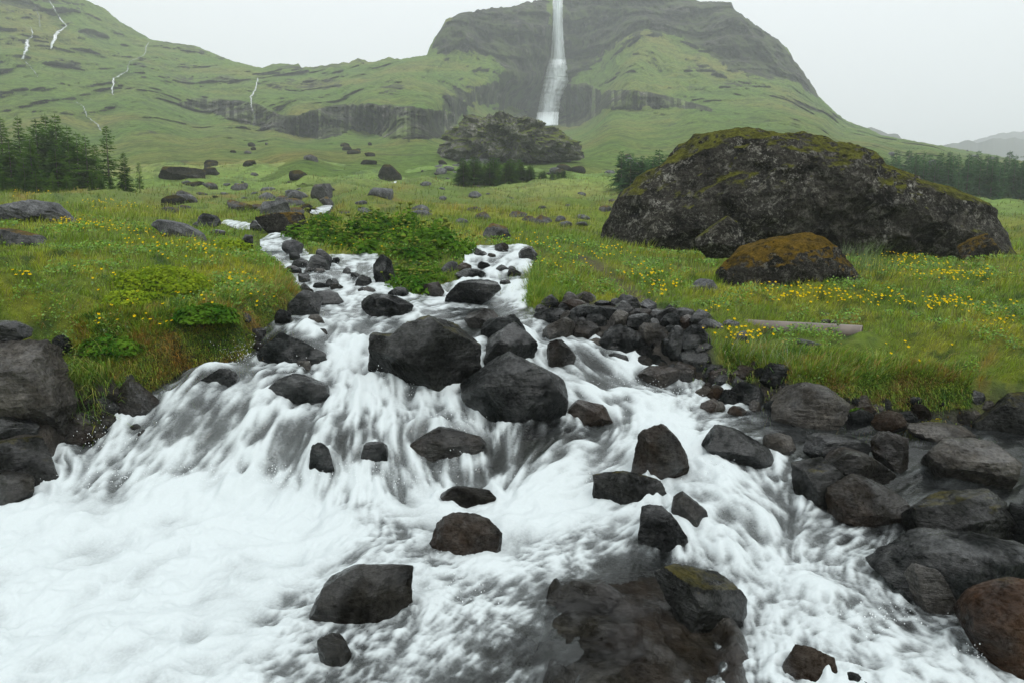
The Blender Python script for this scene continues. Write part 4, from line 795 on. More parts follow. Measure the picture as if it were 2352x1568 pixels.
# ------------------------------------------------------------------ white water
FLOW = [(700,620,720,690),(850,620,830,680),(760,700,720,750),(700,760,600,840),(500,900,380,980),(650,900,560,1010),(800,850,780,960),(850,1000,830,1120),(980,960,1010,1100),(300,1020,200,1110),(400,1200,200,1300),(200,1400,60,1500),(600,1300,450,1420),(750,1180,650,1260),(950,1180,1000,1230),(1000,1290,900,1330),(1100,1350,950,1450),(1100,1500,1020,1568),(850,1480,780,1560),(600,1500,450,1568),(1250,1230,1150,1270),(1400,1200,1250,1235),(1180,580,1150,620),(1140,640,1130,700),(1050,690,980,720),(1250,780,1350,860),(1400,880,1550,950),(1600,900,1570,960),(1600,1000,1650,1080),(1700,1150,1800,1230),(1850,1300,1950,1400),(2050,1450,2200,1530),(1700,962,1600,985),(2000,995,1800,985),(1750,1400,1800,1500),(1850,1480,1900,1560),(2100,1110,2000,1120),(2060,1160,2050,1230),(1960,1230,1880,1260),(1400,1050,1300,1100),(1150,1050,1130,1130),(1400,1400,1380,1480),(100,1200,20,1260),(1080,730,980,745),(1300,1330,1200,1390),(880,760,860,830)]
DENS = [(700,620,.6),(780,650,.6),(840,620,.55),(720,690,.68),(800,720,.7),(950,710,.75),(900,760,.85),(1050,710,.35),(950,690,.7),(650,790,.3),(700,830,.5),(600,850,.75),(760,800,.85),(830,800,.9),(480,880,.4),(560,900,.68),(400,960,.62),(300,1030,.68),(200,1060,.45),(500,1000,.68),(650,900,.32),(690,930,.7),(750,960,.75),(880,930,.85),(980,960,.8),(600,1060,.75),(780,1050,.42),(850,1030,.5),(950,1060,.6),(1060,1020,.55),(1100,1080,.38),(1150,1020,.3),(1230,1010,.22),(1260,1050,.2),(1350,1020,.5),(1400,1060,.85),(1500,960,.95),(1430,900,.7),(1350,850,.45),(1290,790,.75),(1250,770,.7),(1550,930,.9),(1640,910,.7),(1640,970,.7),(1720,970,.25),(1850,985,.08),(2000,1000,.06),(2200,1000,.1),(2350,1000,.1),(2100,1100,.16),(2200,1130,.12),(2350,1150,.08),(1580,1020,.95),(1600,1080,.9),(1450,1130,.8),(1300,1130,.85),(1150,1140,.95),(1000,1140,1),(700,1150,1),(400,1150,1),(150,1130,.9),(100,1250,1.05),(400,1300,1.05),(100,1450,1.0),(300,1500,1.0),(600,1400,.98),(650,1520,.85),(750,1250,1.0),(900,1250,.8),(1000,1300,.8),(950,1360,.95),(950,1450,.75),(800,1450,.5),(780,1540,.4),(1000,1500,.7),(1100,1480,.4),(1150,1540,.3),(1100,1380,.8),(1180,1320,.85),(1250,1260,.85),(1350,1240,.8),(1400,1300,.2),(1350,1400,.03),(1500,1500,.03),(1600,1500,.05),(1500,1300,.1),(1450,1350,.04),(1420,1180,.8),(1550,1150,.85),(1650,1120,.9),(1650,1200,.85),(1600,1290,.5),(1700,1280,.8),(1750,1180,.75),(1850,1220,.5),(1950,1220,.3),(2000,1230,.25),(1900,1290,.75),(1800,1310,.85),(1900,1400,.9),(1800,1420,.8),(1760,1500,.85),(1900,1500,.7),(2000,1480,.85),(2100,1500,.7),(2200,1550,.8),(2000,1560,.9),(1850,1560,.85),(2080,1420,.35),(1140,580,.75),(1160,620,.7),(1130,660,.62),(1140,690,.7),(1010,690,.9),(1200,720,.3),(1150,740,.25),(630,560,.6),(540,522,.62),(740,482,.68),(890,437,.6)]
BUMPS = [(520,930,.45,.13),(780,1040,.35,.10),(1320,830,.38,.10),(690,800,.35,.08),(650,885,.30,.09),(1240,1015,.38,.08),(480,870,.28,.08),(900,900,.35,.10),(1900,1380,.3,.07),(620,1010,.4,.08),(960,1000,.35,.08),(760,640,.35,.08),(1500,930,.3,.06),(1650,1150,.3,.06),(850,1290,.3,.05),(1150,1210,.25,.05),(1700,1230,.3,.06),(400,1010,.35,.09)]
def blur(A, s):
    k = np.exp(-0.5*(np.arange(-int(3*s)-1, int(3*s)+2)/s)**2); k /= k.sum()
    A = np.apply_along_axis(lambda r: np.convolve(r, k, 'same'), 0, A)
    return np.apply_along_axis(lambda r: np.convolve(r, k, 'same'), 1, A)
def water_sheet(name, a0, a1, na, y0, y1, nl, mat, keep=0.18, amp=1.0, lic=34):
    A = np.linspace(a0, a1, na); L = np.linspace(math.log(y0), math.log(y1), nl)
    ag, lg = np.meshgrid(A, L); q = np.stack([ag.ravel(), lg.ravel()], 1); y = np.exp(q[:, 1]); x = q[:, 0]*y
    w = WR(q)*y; d = stream_sd(q)
    fp = []; fv = []
    for (u, v, u2, v2) in FLOW:
        p0 = np.array(solve_on(WR, u, v, 0.75, 4.2)); p1 = np.array(solve_on(WR, u2, v2, 0.75, 4.2)); e = p1-p0
        fp.append(p0+e*0.4); fv.append(e/(np.linalg.norm(e)+1e-9))
    fl = RBF(fp, np.array(fv), 0.08, 1e-3)(q)
    dp = np.array([solve_on(WR, u, v, 0.75, 4.2) for u, v, _ in DENS])
    dens = np.clip(RBF(dp, np.array([k for *_, k in DENS]), 0.04, 1e-3)(q), 0, 1.1)
    wz = w.copy()
    for (u, v, r, h) in BUMPS:
        a_, l_ = solve_on(WR, u, v, 0.75, 4.2); yy = math.exp(l_)
        wz += h*np.exp(-(((x-a_*yy)/r)**2+((y-yy)/(r*0.9))**2))
    # flow bends round the rocks, foam gathers on their upstream side and in their wakes
    for (cx, cyy, hd, hw, cz, nm) in ROCKS:
        if nm in ('stone', 'flat', 'rock_knoll', 'rock_outcrop') or cyy > 12: continue
        ex, ey = (x-cx)/(hw+0.02), (y-cyy)/(hd+0.02); r2 = ex*ex+ey*ey; r = np.sqrt(r2)+1e-6
        g = np.exp(-np.clip(r-1, 0, 9)**2/0.18)
        na_, nl_ = ex/r, ey/r; dot = fl[:, 0]*na_+fl[:, 1]*nl_
        pull = np.where(dot < 0, -dot, 0)*g*0.9
        fl[:, 0] += na_*pull; fl[:, 1] += nl_*pull
        if nm == 'boulder': dens = dens+0.10*np.exp(-((r-1.12)/0.16)**2)*(dens > 0.3); wz += 0.03*np.exp(-((r-1.1)/0.2)**2)*np.clip(-dot, 0, 1)*(dens > 0.3)
    fl /= np.linalg.norm(fl, axis=1, keepdims=True)+1e-6
    sa = 1.0/(A[1]-A[0]); sl = 1.0/(L[1]-L[0]); cell = A[1]-A[0]
    fr = (fl[:, 1]*cell*sl).reshape(nl, na); fc = (fl[:, 0]*cell*sa).reshape(nl, na)
    r0 = np.random.default_rng(3)
    def bil(T, R_, C_):
        R_ = np.clip(R_, 0, nl-1.001); C_ = np.clip(C_, 0, na-1.001); i = R_.astype(int); j = C_.astype(int); f = R_-i; g = C_-j
        return T[i, j]*(1-f)*(1-g)+T[i+1, j]*f*(1-g)+T[i, j+1]*(1-f)*g+T[i+1, j+1]*f*g
    def LIC(T, n, st=1.0):
        RR, CC = np.meshgrid(np.arange(nl), np.arange(na), indexing='ij'); acc = T.copy(); tot = 1.0
        for sgn in (1, -1):
            R_, C_ = RR.astype(float), CC.astype(float)
            for k in range(n):
                vr, vc = bil(fr, R_, C_), bil(fc, R_, C_); R_ = R_+sgn*vr*st; C_ = C_+sgn*vc*st
                wgt = 1-k/n; acc = acc+bil(T, R_, C_)*wgt; tot += wgt
        return acc/tot
    def norm(T): return (T-T.mean())/(T.std()+1e-9)
    fine = norm(LIC(blur(r0.normal(size=(nl, na)), 0.8), 6))
    midn = norm(LIC(blur(r0.normal(size=(nl, na)), 2.0), 10, 1.1))
    coarse = norm(LIC(blur(r0.normal(size=(nl, na)), 5.5), 18, 1.6))
    p3 = np.stack([x, y, w], 1)
    wq = p3+0.10*np.stack([noise3(p3*4, 3), noise3(p3*4+7, 4), p3[:, 2]*0], 1)
    turb = fbm(wq*np.array([5.0, 5.0, 5.0]), 4, 91, ridged=True).reshape(nl, na); big = fbm(p3*1.9, 3, 95).reshape(nl, na)
    curl = fbm(wq*11, 3, 98, ridged=True).reshape(nl, na)
    D = dens.reshape(nl, na)
    slope = np.abs(np.gradient(w.reshape(nl, na), axis=0))*sl/y.reshape(nl, na)
    steep = sstep(0.09, 0.34, slope)
    pool = sstep(0.86, 1.0, D)
    nz = (0.42*fine+0.80*midn+0.62*coarse)*(0.45+0.65*steep)+(0.55*norm(turb)+0.30*norm(curl)+0.3*fine)*(1-0.65*steep)
    nz = nz*(1-pool)+pool*(0.85*coarse+0.35*norm(turb)+0.12*midn)
    F_ = D-0.04-0.09*(1-pool)+0.26*nz*(1-0.36*pool)*sstep(0.0, 0.4, D)+0.22*big*(1-0.1*pool)
    foam = 1/(1+np.exp(-(F_-0.56)*6.2))
    fl_ = 0.10*sstep(0.30, 0.75, D); foam = np.clip(fl_+(1-fl_)*foam, 0, 0.95)
    dz = (0.004*fine+0.010*midn+0.020*coarse)*(0.25+1.0*steep)+((turb*0.036+curl*0.013*(1-0.7*pool))*sstep(0.25, 0.9, D)*(1-0.5*steep)+big*(0.05+0.06*pool)*sstep(0.2, .8, D))*np.clip(5.5/y.reshape(nl, na), 0.3, 1)
    z = wz+(dz*amp).ravel()
    v = np.stack([x, y, z], 1)
    m = (d.reshape(nl, na) < keep); m = m[:-1, :-1] | m[1:, 1:]
    fq = grid_faces(nl, na, m); v, fq, foam, = compact(v, fq, foam.ravel())
    me = new_mesh(name, v, quads=fq); set_attr(me, 'foam', foam)
    link(name, me, mat, kind='structure')
    return v, foam
wv, wf = water_sheet('stream', -0.98, 0.98, 840, 2.35, 13.2, 520, M['water'])
water_sheet('upper_stream', -0.75, 0.2, 500, 12.6, 60, 420, M['water'], keep=0.12, amp=2.0)

# drops thrown up along the fall
fp = []
for (u, v, du, dv, n, hgt) in [(480,1110,380,25,500,.10),(800,1110,200,20,260,.10),(900,880,60,40,220,.14),(1050,1000,60,60,160,.12),(560,820,60,25,160,.1),(720,850,120,40,200,.1),(250,1010,90,40,200,.1),(1560,930,80,30,160,.08),(1150,590,50,20,120,.1),(760,640,80,40,200,.1),(1640,1100,60,40,140,.08),(1450,900,100,40,140,.07),(2000,1430,100,60,140,.07),(1300,1120,120,20,140,.06),(2250,1520,60,30,90,.08),(1000,1350,120,60,120,.05)]:
    for k in range(n):
        h = hit(u+random.gauss(0, du*0.5), v+random.gauss(0, dv*0.5)); fp.append((h.x, h.y, h.z+abs(random.gauss(0, hgt*0.6)), random.uniform(0.0014, 0.0040)))
d, f = ico(1); fp = np.array(fp)
vv = (fp[:, None, :3]+d[None]*fp[:, None, 3:4]*np.array([1, 1, 1.5])).reshape(-1, 3)
ff = (f[None]+(np.arange(len(fp))*len(d))[:, None, None]).reshape(-1, 3)
link('water_spray', new_mesh('water_spray', vv, tris=ff), M['spray'], label='fine white spray thrown up along the cascade', cat='spray', kind='stuff')

# ------------------------------------------------------------------ waterfall and hillside cascades
def fall(name, label, path, mat, off=3.0, nseg=160, nw=22, seed=1, thick=0.5, dens=0.75, group=None):
    """path: (u_left, u_right, v); a bulging sheet of falling water in front of the rock"""
    p = np.array(path, float); t = np.linspace(0, 1, nseg); tv = np.linspace(0, 1, len(p))
    L = np.interp(t, tv, p[:, 0]); Rr = np.interp(t, tv, p[:, 1]); V_ = np.interp(t, tv, p[:, 2])
    if group is None and nw < 10:
        wb = fbm(np.stack([t*nseg/9, t*0, t*0+seed], 1), 4, seed)*6; wd = 0.55+0.6*np.abs(fbm(np.stack([t*nseg/4, t*0+3, t*0], 1), 3, seed)); mid_ = (L+Rr)/2+wb; hw_ = (Rr-L)/2*wd; L, Rr = mid_-hw_, mid_+hw_
    L = L+fbm(np.stack([t*nseg/5, t*0, t*0], 1), 3, seed)*0.07*(Rr-L); Rr = Rr+fbm(np.stack([t*nseg/5, t*0+9, t*0], 1), 3, seed)*0.07*(Rr-L)
    rdep = np.array([mt_point((L[i]+Rr[i])/2, V_[i], 0.0, 5 if nw > 10 else 2)[1] for i in range(nseg)])
    if nw > 10: rdep = np.array([rdep[max(0, k_-14):k_+15].min() for k_ in range(nseg)]); rdep = np.convolve(np.pad(rdep, 12, 'edge'), np.ones(25)/25, 'valid')-1.5; rdep = np.minimum.accumulate(rdep)
    else: rdep = np.minimum(rdep, np.convolve(np.pad(rdep, 2, 'edge'), np.ones(5)/5, 'valid'))
    vs = []; fo = []
    for i in range(nseg):
        r = rdep[i]
        for j in range(nw):
            w = j/(nw-1); b = math.sin(math.pi*w)
            u = L[i]+(Rr[i]-L[i])*w; a, s = ray(u, V_[i]); rr = r-off*(0.25+0.75*b); vs.append((a*rr, rr, s*rr)); fo.append((w, t[i], b))
    vs = np.array(vs); fo = np.array(fo)
    q = np.stack([fo[:, 0]*(13 if nw > 10 else 7), fo[:, 1]*(5.5 if nw > 10 else 3.2), fo[:, 0]*0+seed], 1)
    n = fbm(q, 4, seed)*1.2+0.8*fbm(q*np.array([2.2, 3.0, 1]), 3, seed+4)
    vs[:, 1] += n*thick
    foam = np.clip(dens*(0.30+0.75*fo[:, 2]**(0.9 if nw > 10 else 0.5))+n*(0.75 if nw > 10 else 0.42), 0, 0.95)*sstep(0, 0.12, fo[:, 2])
    if nw < 10: foam *= sstep(-0.25, 0.2, fbm(np.stack([fo[:, 1]*14, fo[:, 0], fo[:, 0]*0+seed], 1), 3, seed+2)+0.08)
    me = new_mesh(name, vs, quads=grid_faces(nseg, nw)); set_attr(me, 'foam', foam)
    return link(name, me, mat, label=label, cat='waterfall', group=group)
fall('waterfall', 'tall white waterfall plunging down the dark mountain cliff', [(1270,1292,-6),(1268,1294,60),(1264,1299,131),(1255,1304,157),(1248,1307,187),(1240,1290,225),(1234,1284,255),(1228,1282,289)], M['farwater'], off=6, nseg=240, nw=30, seed=3, thick=0.9, dens=1.0)
H = [('thin twin-stranded cascade high on the misty slope', [(110,114,0),(124,130,25),(134,144,45),(150,156,60),(128,146,70),(118,136,80),(112,122,112)]),
     ('short fan-shaped cascade on the grassy slope', [(69,72,62),(72,78,85),(56,68,92),(53,71,108),(50,62,122),(46,58,136)]),
     ('faint thread of water beside the twin-stranded cascade', [(80,82,15),(88,91,38),(90,94,62)]),
     ('little trickle below the fan-shaped cascade', [(56,60,142),(66,70,152),(78,81,165),(86,88,177)]),
     ('stepped white trickle over the small hillside crag', [(340,343,98),(328,331,128),(296,300,142),(288,293,165),(268,280,174),(257,265,180),(254,262,205),(257,261,219)]),
     ('broken trickle running down the pasture', [(173,177,234),(190,194,246),(193,200,258),(198,200,268),(222,229,287),(230,234,302)]),
     ('faint rill falling over the columnar cliff', [(590,594,180),(584,590,205),(573,580,222),(576,579,245),(584,586,265),(581,583,292)])]
for i, (lab, pth) in enumerate(H): fall('hillside_cascade', lab, pth, M['farwater'], off=1.6, nseg=120, nw=8, seed=20+i, thick=0.3, dens=0.60 if i not in (2, 6) else 0.35)

# ------------------------------------------------------------------ spruces
def spruce_mesh(H, spread, seed, dens=1.0, bare=0.06):
    r_ = random.Random(seed); V_ = []; T_ = []
    def tri2(b, t_, w, up):
        side = (t_-b).cross(up); side = side.normalized()*w if side.length > 1e-6 else Vector((w, 0, 0))
        m = b+(t_-b)*0.45; k = len(V_); V_.extend([b, m+side, t_, m-side]); T_.extend([(k, k+1, k+2), (k, k+2, k+3)])
    z = H*bare
    while z < H*0.985:
        f = z/H; R_ = spread*(1-f)**0.72*r_.uniform(0.75, 1.12)+0.05
        nb = max(4, int((7 if f < 0.7 else 5)*dens))
        a0 = r_.uniform(0, 6.28)
        for b in range(nb):
            if r_.random() < 0.16: continue
            an = a0+b*6.283/nb+r_.uniform(-.3, .3); Rb = R_*r_.uniform(0.5, 1.25); dr = Vector((math.cos(an), math.sin(an), 0))
            rise = 0.45*f+0.08+r_.uniform(-.08, .08); o = Vector((0, 0, z))
            nt = max(4, int(Rb/0.11))
            for k in range(nt):
                t_ = (k+0.6)/nt
                c = o+dr*Rb*t_+Vector((0, 0, Rb*(rise*t_-0.42*t_*t_*(1-f*0.6))))
                ln = (0.50*Rb*(1-t_)*0.9+0.20)*r_.uniform(0.7, 1.2)
                for sd in (-1, 1):
                    tip = c+(dr*0.75+Vector((-dr.y, dr.x, 0))*sd*r_.uniform(0.5, 1.1)).normalized()*ln+Vector((0, 0, -ln*r_.uniform(0.0, 0.4)))
                    tri2(c, tip, 0.045+0.075*ln, Vector((r_.uniform(-.5, .5), r_.uniform(-.5, .5), 1)))
                if k == nt-1: tri2(c, c+dr*0.22+Vector((0, 0, 0.05)), 0.04, Vector((0, 0, 1)))
        z += H*0.028*r_.uniform(0.7, 1.3)/dens**0.5+0.02
    tri2(Vector((0, 0, H*0.95)), Vector((0, 0, H*1.02)), 0.03, Vector((1, 0, 0))); tri2(Vector((0, 0, H*0.95)), Vector((0, 0, H*1.02)), 0.03, Vector((0, 1, 0)))
    crown = new_mesh('crown', np.array([v[:] for v in V_]), tris=np.array(T_), smooth=False)
    n = 8; rings = []
    for k, (zz, rr) in enumerate([(-0.4, 0.022*H), (0.0, 0.018*H), (H*0.3, 0.012*H), (H*0.65, 0.007*H), (H*0.98, 0.002*H)]):
        rings += [(math.cos(i*6.283/n)*rr, math.sin(i*6.283/n)*rr, zz) for i in range(n)]
    q = [(k*n+i, k*n+(i+1) % n, (k+1)*n+(i+1) % n, (k+1)*n+i) for k in range(4) for i in range(n)]
    return crown, new_mesh('trunk', rings, quads=q)
VAR = [spruce_mesh(6, 1.75, 1), spruce_mesh(6, 1.5, 2, 1.1), spruce_mesh(6, 2.0, 3), spruce_mesh(6, 1.35, 4, 0.8, 0.22)]
VARB = [(c.copy(), t) for c, t in VAR]
for c, t in VAR:
    c.materials.append(M['spruce']); t.materials.append(M['bark'])
for c, t in VARB: c.materials.append(M['spruce_blue'])
def spruce(u, vbase, vtop, y, label, group=None, blue=False, var=None, name='spruce_tree', wide=1.0):
    a, s = ray(u, vbase); z = gheight(a*y, y); zt = ray(u, vtop)[1]*y
    H_ = max(0.8, zt-z); c, t = (VARB if blue else VAR)[random.randrange(3) if var is None else var]
    e = bpy.data.objects.new(name, None); COL.objects.link(e); tag(e, label, 'tree', group)
    e.location = (a*y, y, z); k = H_/6.0; w = k*random.uniform(0.9, 1.15)*wide; e.scale = (w, w, k); e.rotation_euler = (0, 0, random.uniform(0, 6.28))
    for nm, me in (('crown', c), ('trunk', t)):
        o = bpy.data.objects.new(nm, me); COL.objects.link(o); o.parent = e
G1 = 'spruces of the tall stand above the flowery bank'
for (u, vt, y) in [(-60,270,40),(-20,262,41),(15,268,43),(55,266,44),(95,274,42),(118,262,45),(140,263,43),(165,290,41),(185,305,39),(205,310,38),(78,310,37),(30,320,36),(135,330,36),(290,350,37),(-40,330,36),(225,330,40),(-110,280,42),(60,350,35)]:
    spruce(u, 450, vt, y, 'dark green spruce in the tall dense stand above the flowery bank', G1)
spruce(254, 455, 290, 36.5, 'spruce with a bare pale lower trunk at the edge of the tall stand', var=3)
spruce(322, 440, 374, 38, 'small lone spruce just outside the tall stand', var=3)
for k in range(10): spruce(10+k*28+random.uniform(-8, 8), 455, 405+random.uniform(-15, 12), 33.5+random.uniform(-1, 1), 'low bushy spruce along the foot of the tall stand', 'low spruces at the foot of the tall stand', var=2)
for k in range(17): spruce(1050+k*10.8+random.uniform(-5, 5), 415, 361+random.uniform(0, 14)+(14 if k in (0, 16, 15) else 0), 60+random.uniform(-2.5, 4), 'dark spruce in the low dense clump below the craggy knoll', 'spruces of the clump below the knoll', var=2, wide=1.55)
for k in range(6): spruce(1225+k*14+random.uniform(-4, 4), 415, 398+random.uniform(-4, 4), 60+random.uniform(-1, 2), 'small shrubby spruce trailing from the clump below the knoll', 'shrubby spruces by the clump', var=2, wide=1.9)
for k in range(9): spruce(1430+k*14+random.uniform(-5, 5), 415, 352+random.uniform(-8, 12), 48+random.uniform(-2, 3), 'bluish spruce peeping over the shoulder of the huge boulder', 'spruces behind the shoulder of the huge boulder', True, var=2, wide=1.3)
for row, (y, vt, n) in enumerate([(84, 354, 24), (78, 362, 23), (72, 370, 22)]):
    for k in range(n):
        spruce(1915+k*(560/n)+random.uniform(-9, 9), 440, vt+random.gauss(0, 7)-(12 if random.random() < 0.2 else 0), y+random.uniform(-2, 2), 'blue-green spruce in the long plantation beyond the huge boulder', 'spruces of the long plantation', True)

# ------------------------------------------------------------------ leafy plants
def leaf_cloud(n, rx, ry, rz, size, seed, shell=0.6, up=0.5):
    r_ = np.random.default_rng(seed); d = r_.normal(size=(n, 3)); d /= np.linalg.norm(d, axis=1, keepdims=True); d[:, 2] = np.abs(d[:, 2])
    rad = shell+(1-shell)*r_.random(n); c = d*rad[:, None]*(1+0.25*fbm(d*2.2+seed, 2, seed))[:, None]*np.array([rx, ry, rz])
    nrm = d+np.array([0, 0, up])+r_.normal(size=(n, 3))*0.45; nrm /= np.linalg.norm(nrm, axis=1, keepdims=True)
    t = np.cross(nrm, r_.normal(size=(n, 3))); t /= np.linalg.norm(t, axis=1, keepdims=True); b = np.cross(nrm, t)
    s = size*r_.uniform(0.6, 1.3, n)[:, None]
    v = np.stack([c-t*s*0.5, c+b*s*0.32+nrm*s*0.06, c+t*s*0.6-nrm*s*0.1, c-b*s*0.32+nrm*s*0.06], 1).reshape(-1, 3)
    k = (np.arange(n)*4)[:, None]; return v, np.concatenate([k+np.array([0, 1, 2]), k+np.array([0, 2, 3])])
def angelica(seed):
    r_ = np.random.default_rng(seed); parts = []
    v, t = leaf_cloud(330, 0.40, 0.40, 0.46, 0.115, seed, 0.3)
    lf = new_mesh('leaves', v, tris=t, smooth=False); lf.materials.append(M['leaf'])
    d, f = ico(2); parts = [('leaves', lf)]
    for k in range(4):
        an = r_.uniform(0, 6.28); R_ = r_.uniform(0.05, 0.34); top = np.array([math.cos(an)*R_, math.sin(an)*R_, r_.uniform(0.36, 0.58)])
        p = d*np.array([.042, .042, .030])*r_.uniform(0.6, 1.2); p = p*(1+0.5*fbm(d*5+k, 2, seed))[:, None]+top
        fl = new_mesh('flower_head', p, tris=f, smooth=False); fl.materials.append(M['umbel']); parts.append(('flower_head', fl))
        b0 = top*np.array([.25, .25, 0]); w = 0.008; mid_ = (b0+top)/2+np.array([0.01, 0.01, 0])
        V_ = [c_+np.array([math.cos(q_*2.094)*w_, math.sin(q_*2.094)*w_, 0]) for c_, w_ in ((b0, w), (mid_, w*.8), (top, w*.6)) for q_ in range(3)]
        st = new_mesh('stem', np.array(V_), quads=[(r*3+q_, r*3+(q_+1) % 3, r*3+3+(q_+1) % 3, r*3+3+q_) for r in range(2) for q_ in range(3)]); st.materials.append(M['stem']); parts.append(('stem', st))
    return parts
AV = [angelica(s_) for s_ in (3, 5, 8)]
def plant(name, parts, u, v, sc, label, group=None, cat='plant'):
    h = hit(u, v, GS); e = bpy.data.objects.new(name, None); COL.objects.link(e); tag(e, label, cat, group)
    e.location = (h.x, h.y, gheight(h.x, h.y)-0.03); e.scale = (sc*0.95, sc*0.95, sc*random.uniform(0.5, 1.0)); e.rotation_euler = (0, 0, random.uniform(0, 6.28))
    for nm, me in parts:
        o = bpy.data.objects.new(nm, me); COL.objects.link(o); o.parent = e
random.seed(21)
for (u, v, s_) in [(690,545,1.1),(730,530,1.2),(770,548,1.1),(815,540,1.3),(860,550,1.2),(905,555,1.3),(950,560,1.3),(990,572,1.2),(1030,578,1.1),(720,560,1.0),(790,570,1.1),(840,580,1.0),(930,590,1.1),(970,600,1.0),(880,530,1.2),(1010,545,1.1),(760,515,1.2),(840,515,1.3),(930,525,1.2),(1060,590,.8)]:
    plant('angelica_plant', random.choice(AV), u+random.uniform(-10, 10), v+random.uniform(-4, 4), s_, 'leafy angelica with yellow-green flower heads on the island between the rivulets', 'angelica plants on the island')
for (u, v, s_) in [(905,648,.8),(940,655,.8),(915,672,.7),(985,632,.8),(1000,648,.7),(930,635,.8),(960,670,.6)]:
    plant('angelica_plant', random.choice(AV), u, v, s_, 'smaller angelica hanging over the lower tip of the island', 'angelica plants at the island tip')
def shrub(u, v, rx, ry, rz, n, size, mat, label, name='shrub', cat='shrub', seed=1):
    v_, t = leaf_cloud(n, rx, ry, rz, size, seed, 0.75); me = new_mesh(name, v_, tris=t, smooth=False)
    h = hit(u, v, GS); o = link(name, me, M[mat], label=label, cat=cat); o.location = (h.x, h.y, gheight(h.x, h.y)-0.04)
shrub(375, 672, .62, .40, .34, 3600, .04, 'leaf_light', 'dense low bush with small light green leaves on the turf bank', seed=2)
shrub(300, 690, .30, .30, .16, 900, .035, 'leaf_light', 'small rounded bush beside the dense low bush', seed=12)
shrub(530, 575, .42, .30, .24, 900, .05, 'leaf_light', 'yellow-green cushion plant in front of the dark upright stream rock', seed=4)
shrub(470, 730, .35, .22, .18, 1200, .05, 'leaf', 'dark green leafy patch on the face of the turf bank', seed=5)
shrub(250, 800, .30, .20, .16, 900, .05, 'leaf', 'leafy patch low on the turf bank above the pale grass tuft', seed=6)
shrub(1430, 545, .55, .40, .55, 1500, .07, 'leaf', 'green leafy clump at the foot of the huge boulder', seed=7)
shrub(2145, 972, .15, .10, .09, 130, .05, 'yellowleaf', 'yellowing leafy plant at the water edge below the bank', name='yellow_plant', cat='plant', seed=8)
shrub(945, 685, .10, .08, .12, 200, .04, 'yellowleaf', 'small yellow plant on the island tip by the water', name='yellow_plant', cat='plant', seed=9)
shrub(1965, 950, .14, .1, .1, 300, .05, 'leaf', 'small green herb under the overhanging bank beside the layered rock', name='herb', cat='plant', seed=10)

# ------------------------------------------------------------------ grass
def blades(a, l, hgt, wid, col, lean, name, label, seed, hang=None):
    r_ = np.random.default_rng(seed); n = len(a)
    z, t, d = gheight_np(a, l); y = np.exp(l); x = a*y
    base = np.stack([x, y, z-0.01], 1)
    e = 0.06*np.clip(y/8, 0.5, 6)
    zx = (gheight_np((x+e)/y, l)[0]-z)/e; zy = (gheight_np(x/(y+e), np.log(y+e))[0]-z)/e
    nrm = np.stack([-zx, -zy, np.ones(n)], 1); nrm /= np.linalg.norm(nrm, axis=1, keepdims=True)
    steep = np.clip(1-nrm[:, 2], 0, 1)
    hgt = hgt*(1-0.6*np.clip(steep*2.5, 0, 1))
    an = r_.uniform(0, 2*np.pi, n)
    wind = fbm(np.stack([x*0.7, y*0.7, x*0], 1), 2, 5)*3.0
    dirn = np.stack([np.cos(an)*0.8+np.cos(wind)*0.3, np.sin(an)*0.8+np.sin(wind)*0.3-0.1, np.zeros(n)], 1)
    up = np.array([0, 0, 1])*0.75+nrm*0.6
    hv = hgt[:, None]; ln = (lean*r_.uniform(0.5, 1.5, n))[:, None]
    out = nrm.copy(); out[:, 2] = 0
    mid = base+up*hv*0.55+dirn*hv*ln*0.35+out*hv*0.3
    drop = (np.clip(steep*2.0, 0, 1.1)*r_.uniform(0.1, 1.2, n))[:, None]
    tip = base+up*hv*(0.95-drop*0.95)+dirn*hv*ln*0.95+out*hv*0.75-np.array([0, 0, 1])*hv*drop*0.55
    sd = np.stack([-np.sin(an), np.cos(an), np.zeros(n)], 1)*wid[:, None]
    v = np.stack([base-sd, base+sd, mid-sd*0.75, mid+sd*0.75, tip], 1).reshape(-1, 3)
    k = (np.arange(n)*5)[:, None]; T = np.concatenate([k+np.array([0, 1, 3]), k+np.array([0, 3, 2]), k+np.array([2, 3, 4])])
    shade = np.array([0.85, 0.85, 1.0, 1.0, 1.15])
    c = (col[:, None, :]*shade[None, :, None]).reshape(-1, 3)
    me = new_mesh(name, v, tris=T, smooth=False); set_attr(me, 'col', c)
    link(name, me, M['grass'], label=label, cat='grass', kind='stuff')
_pp = [hit(u, v, GS) for u, v in [(1790, 785), (1840, 787), (1890, 789), (1940, 790), (1985, 780), (1960, 768), (1880, 762)]]
ROCKS += [(q.x, q.y, 0.22, 0.26, q.z, 'clear') for q in _pp]
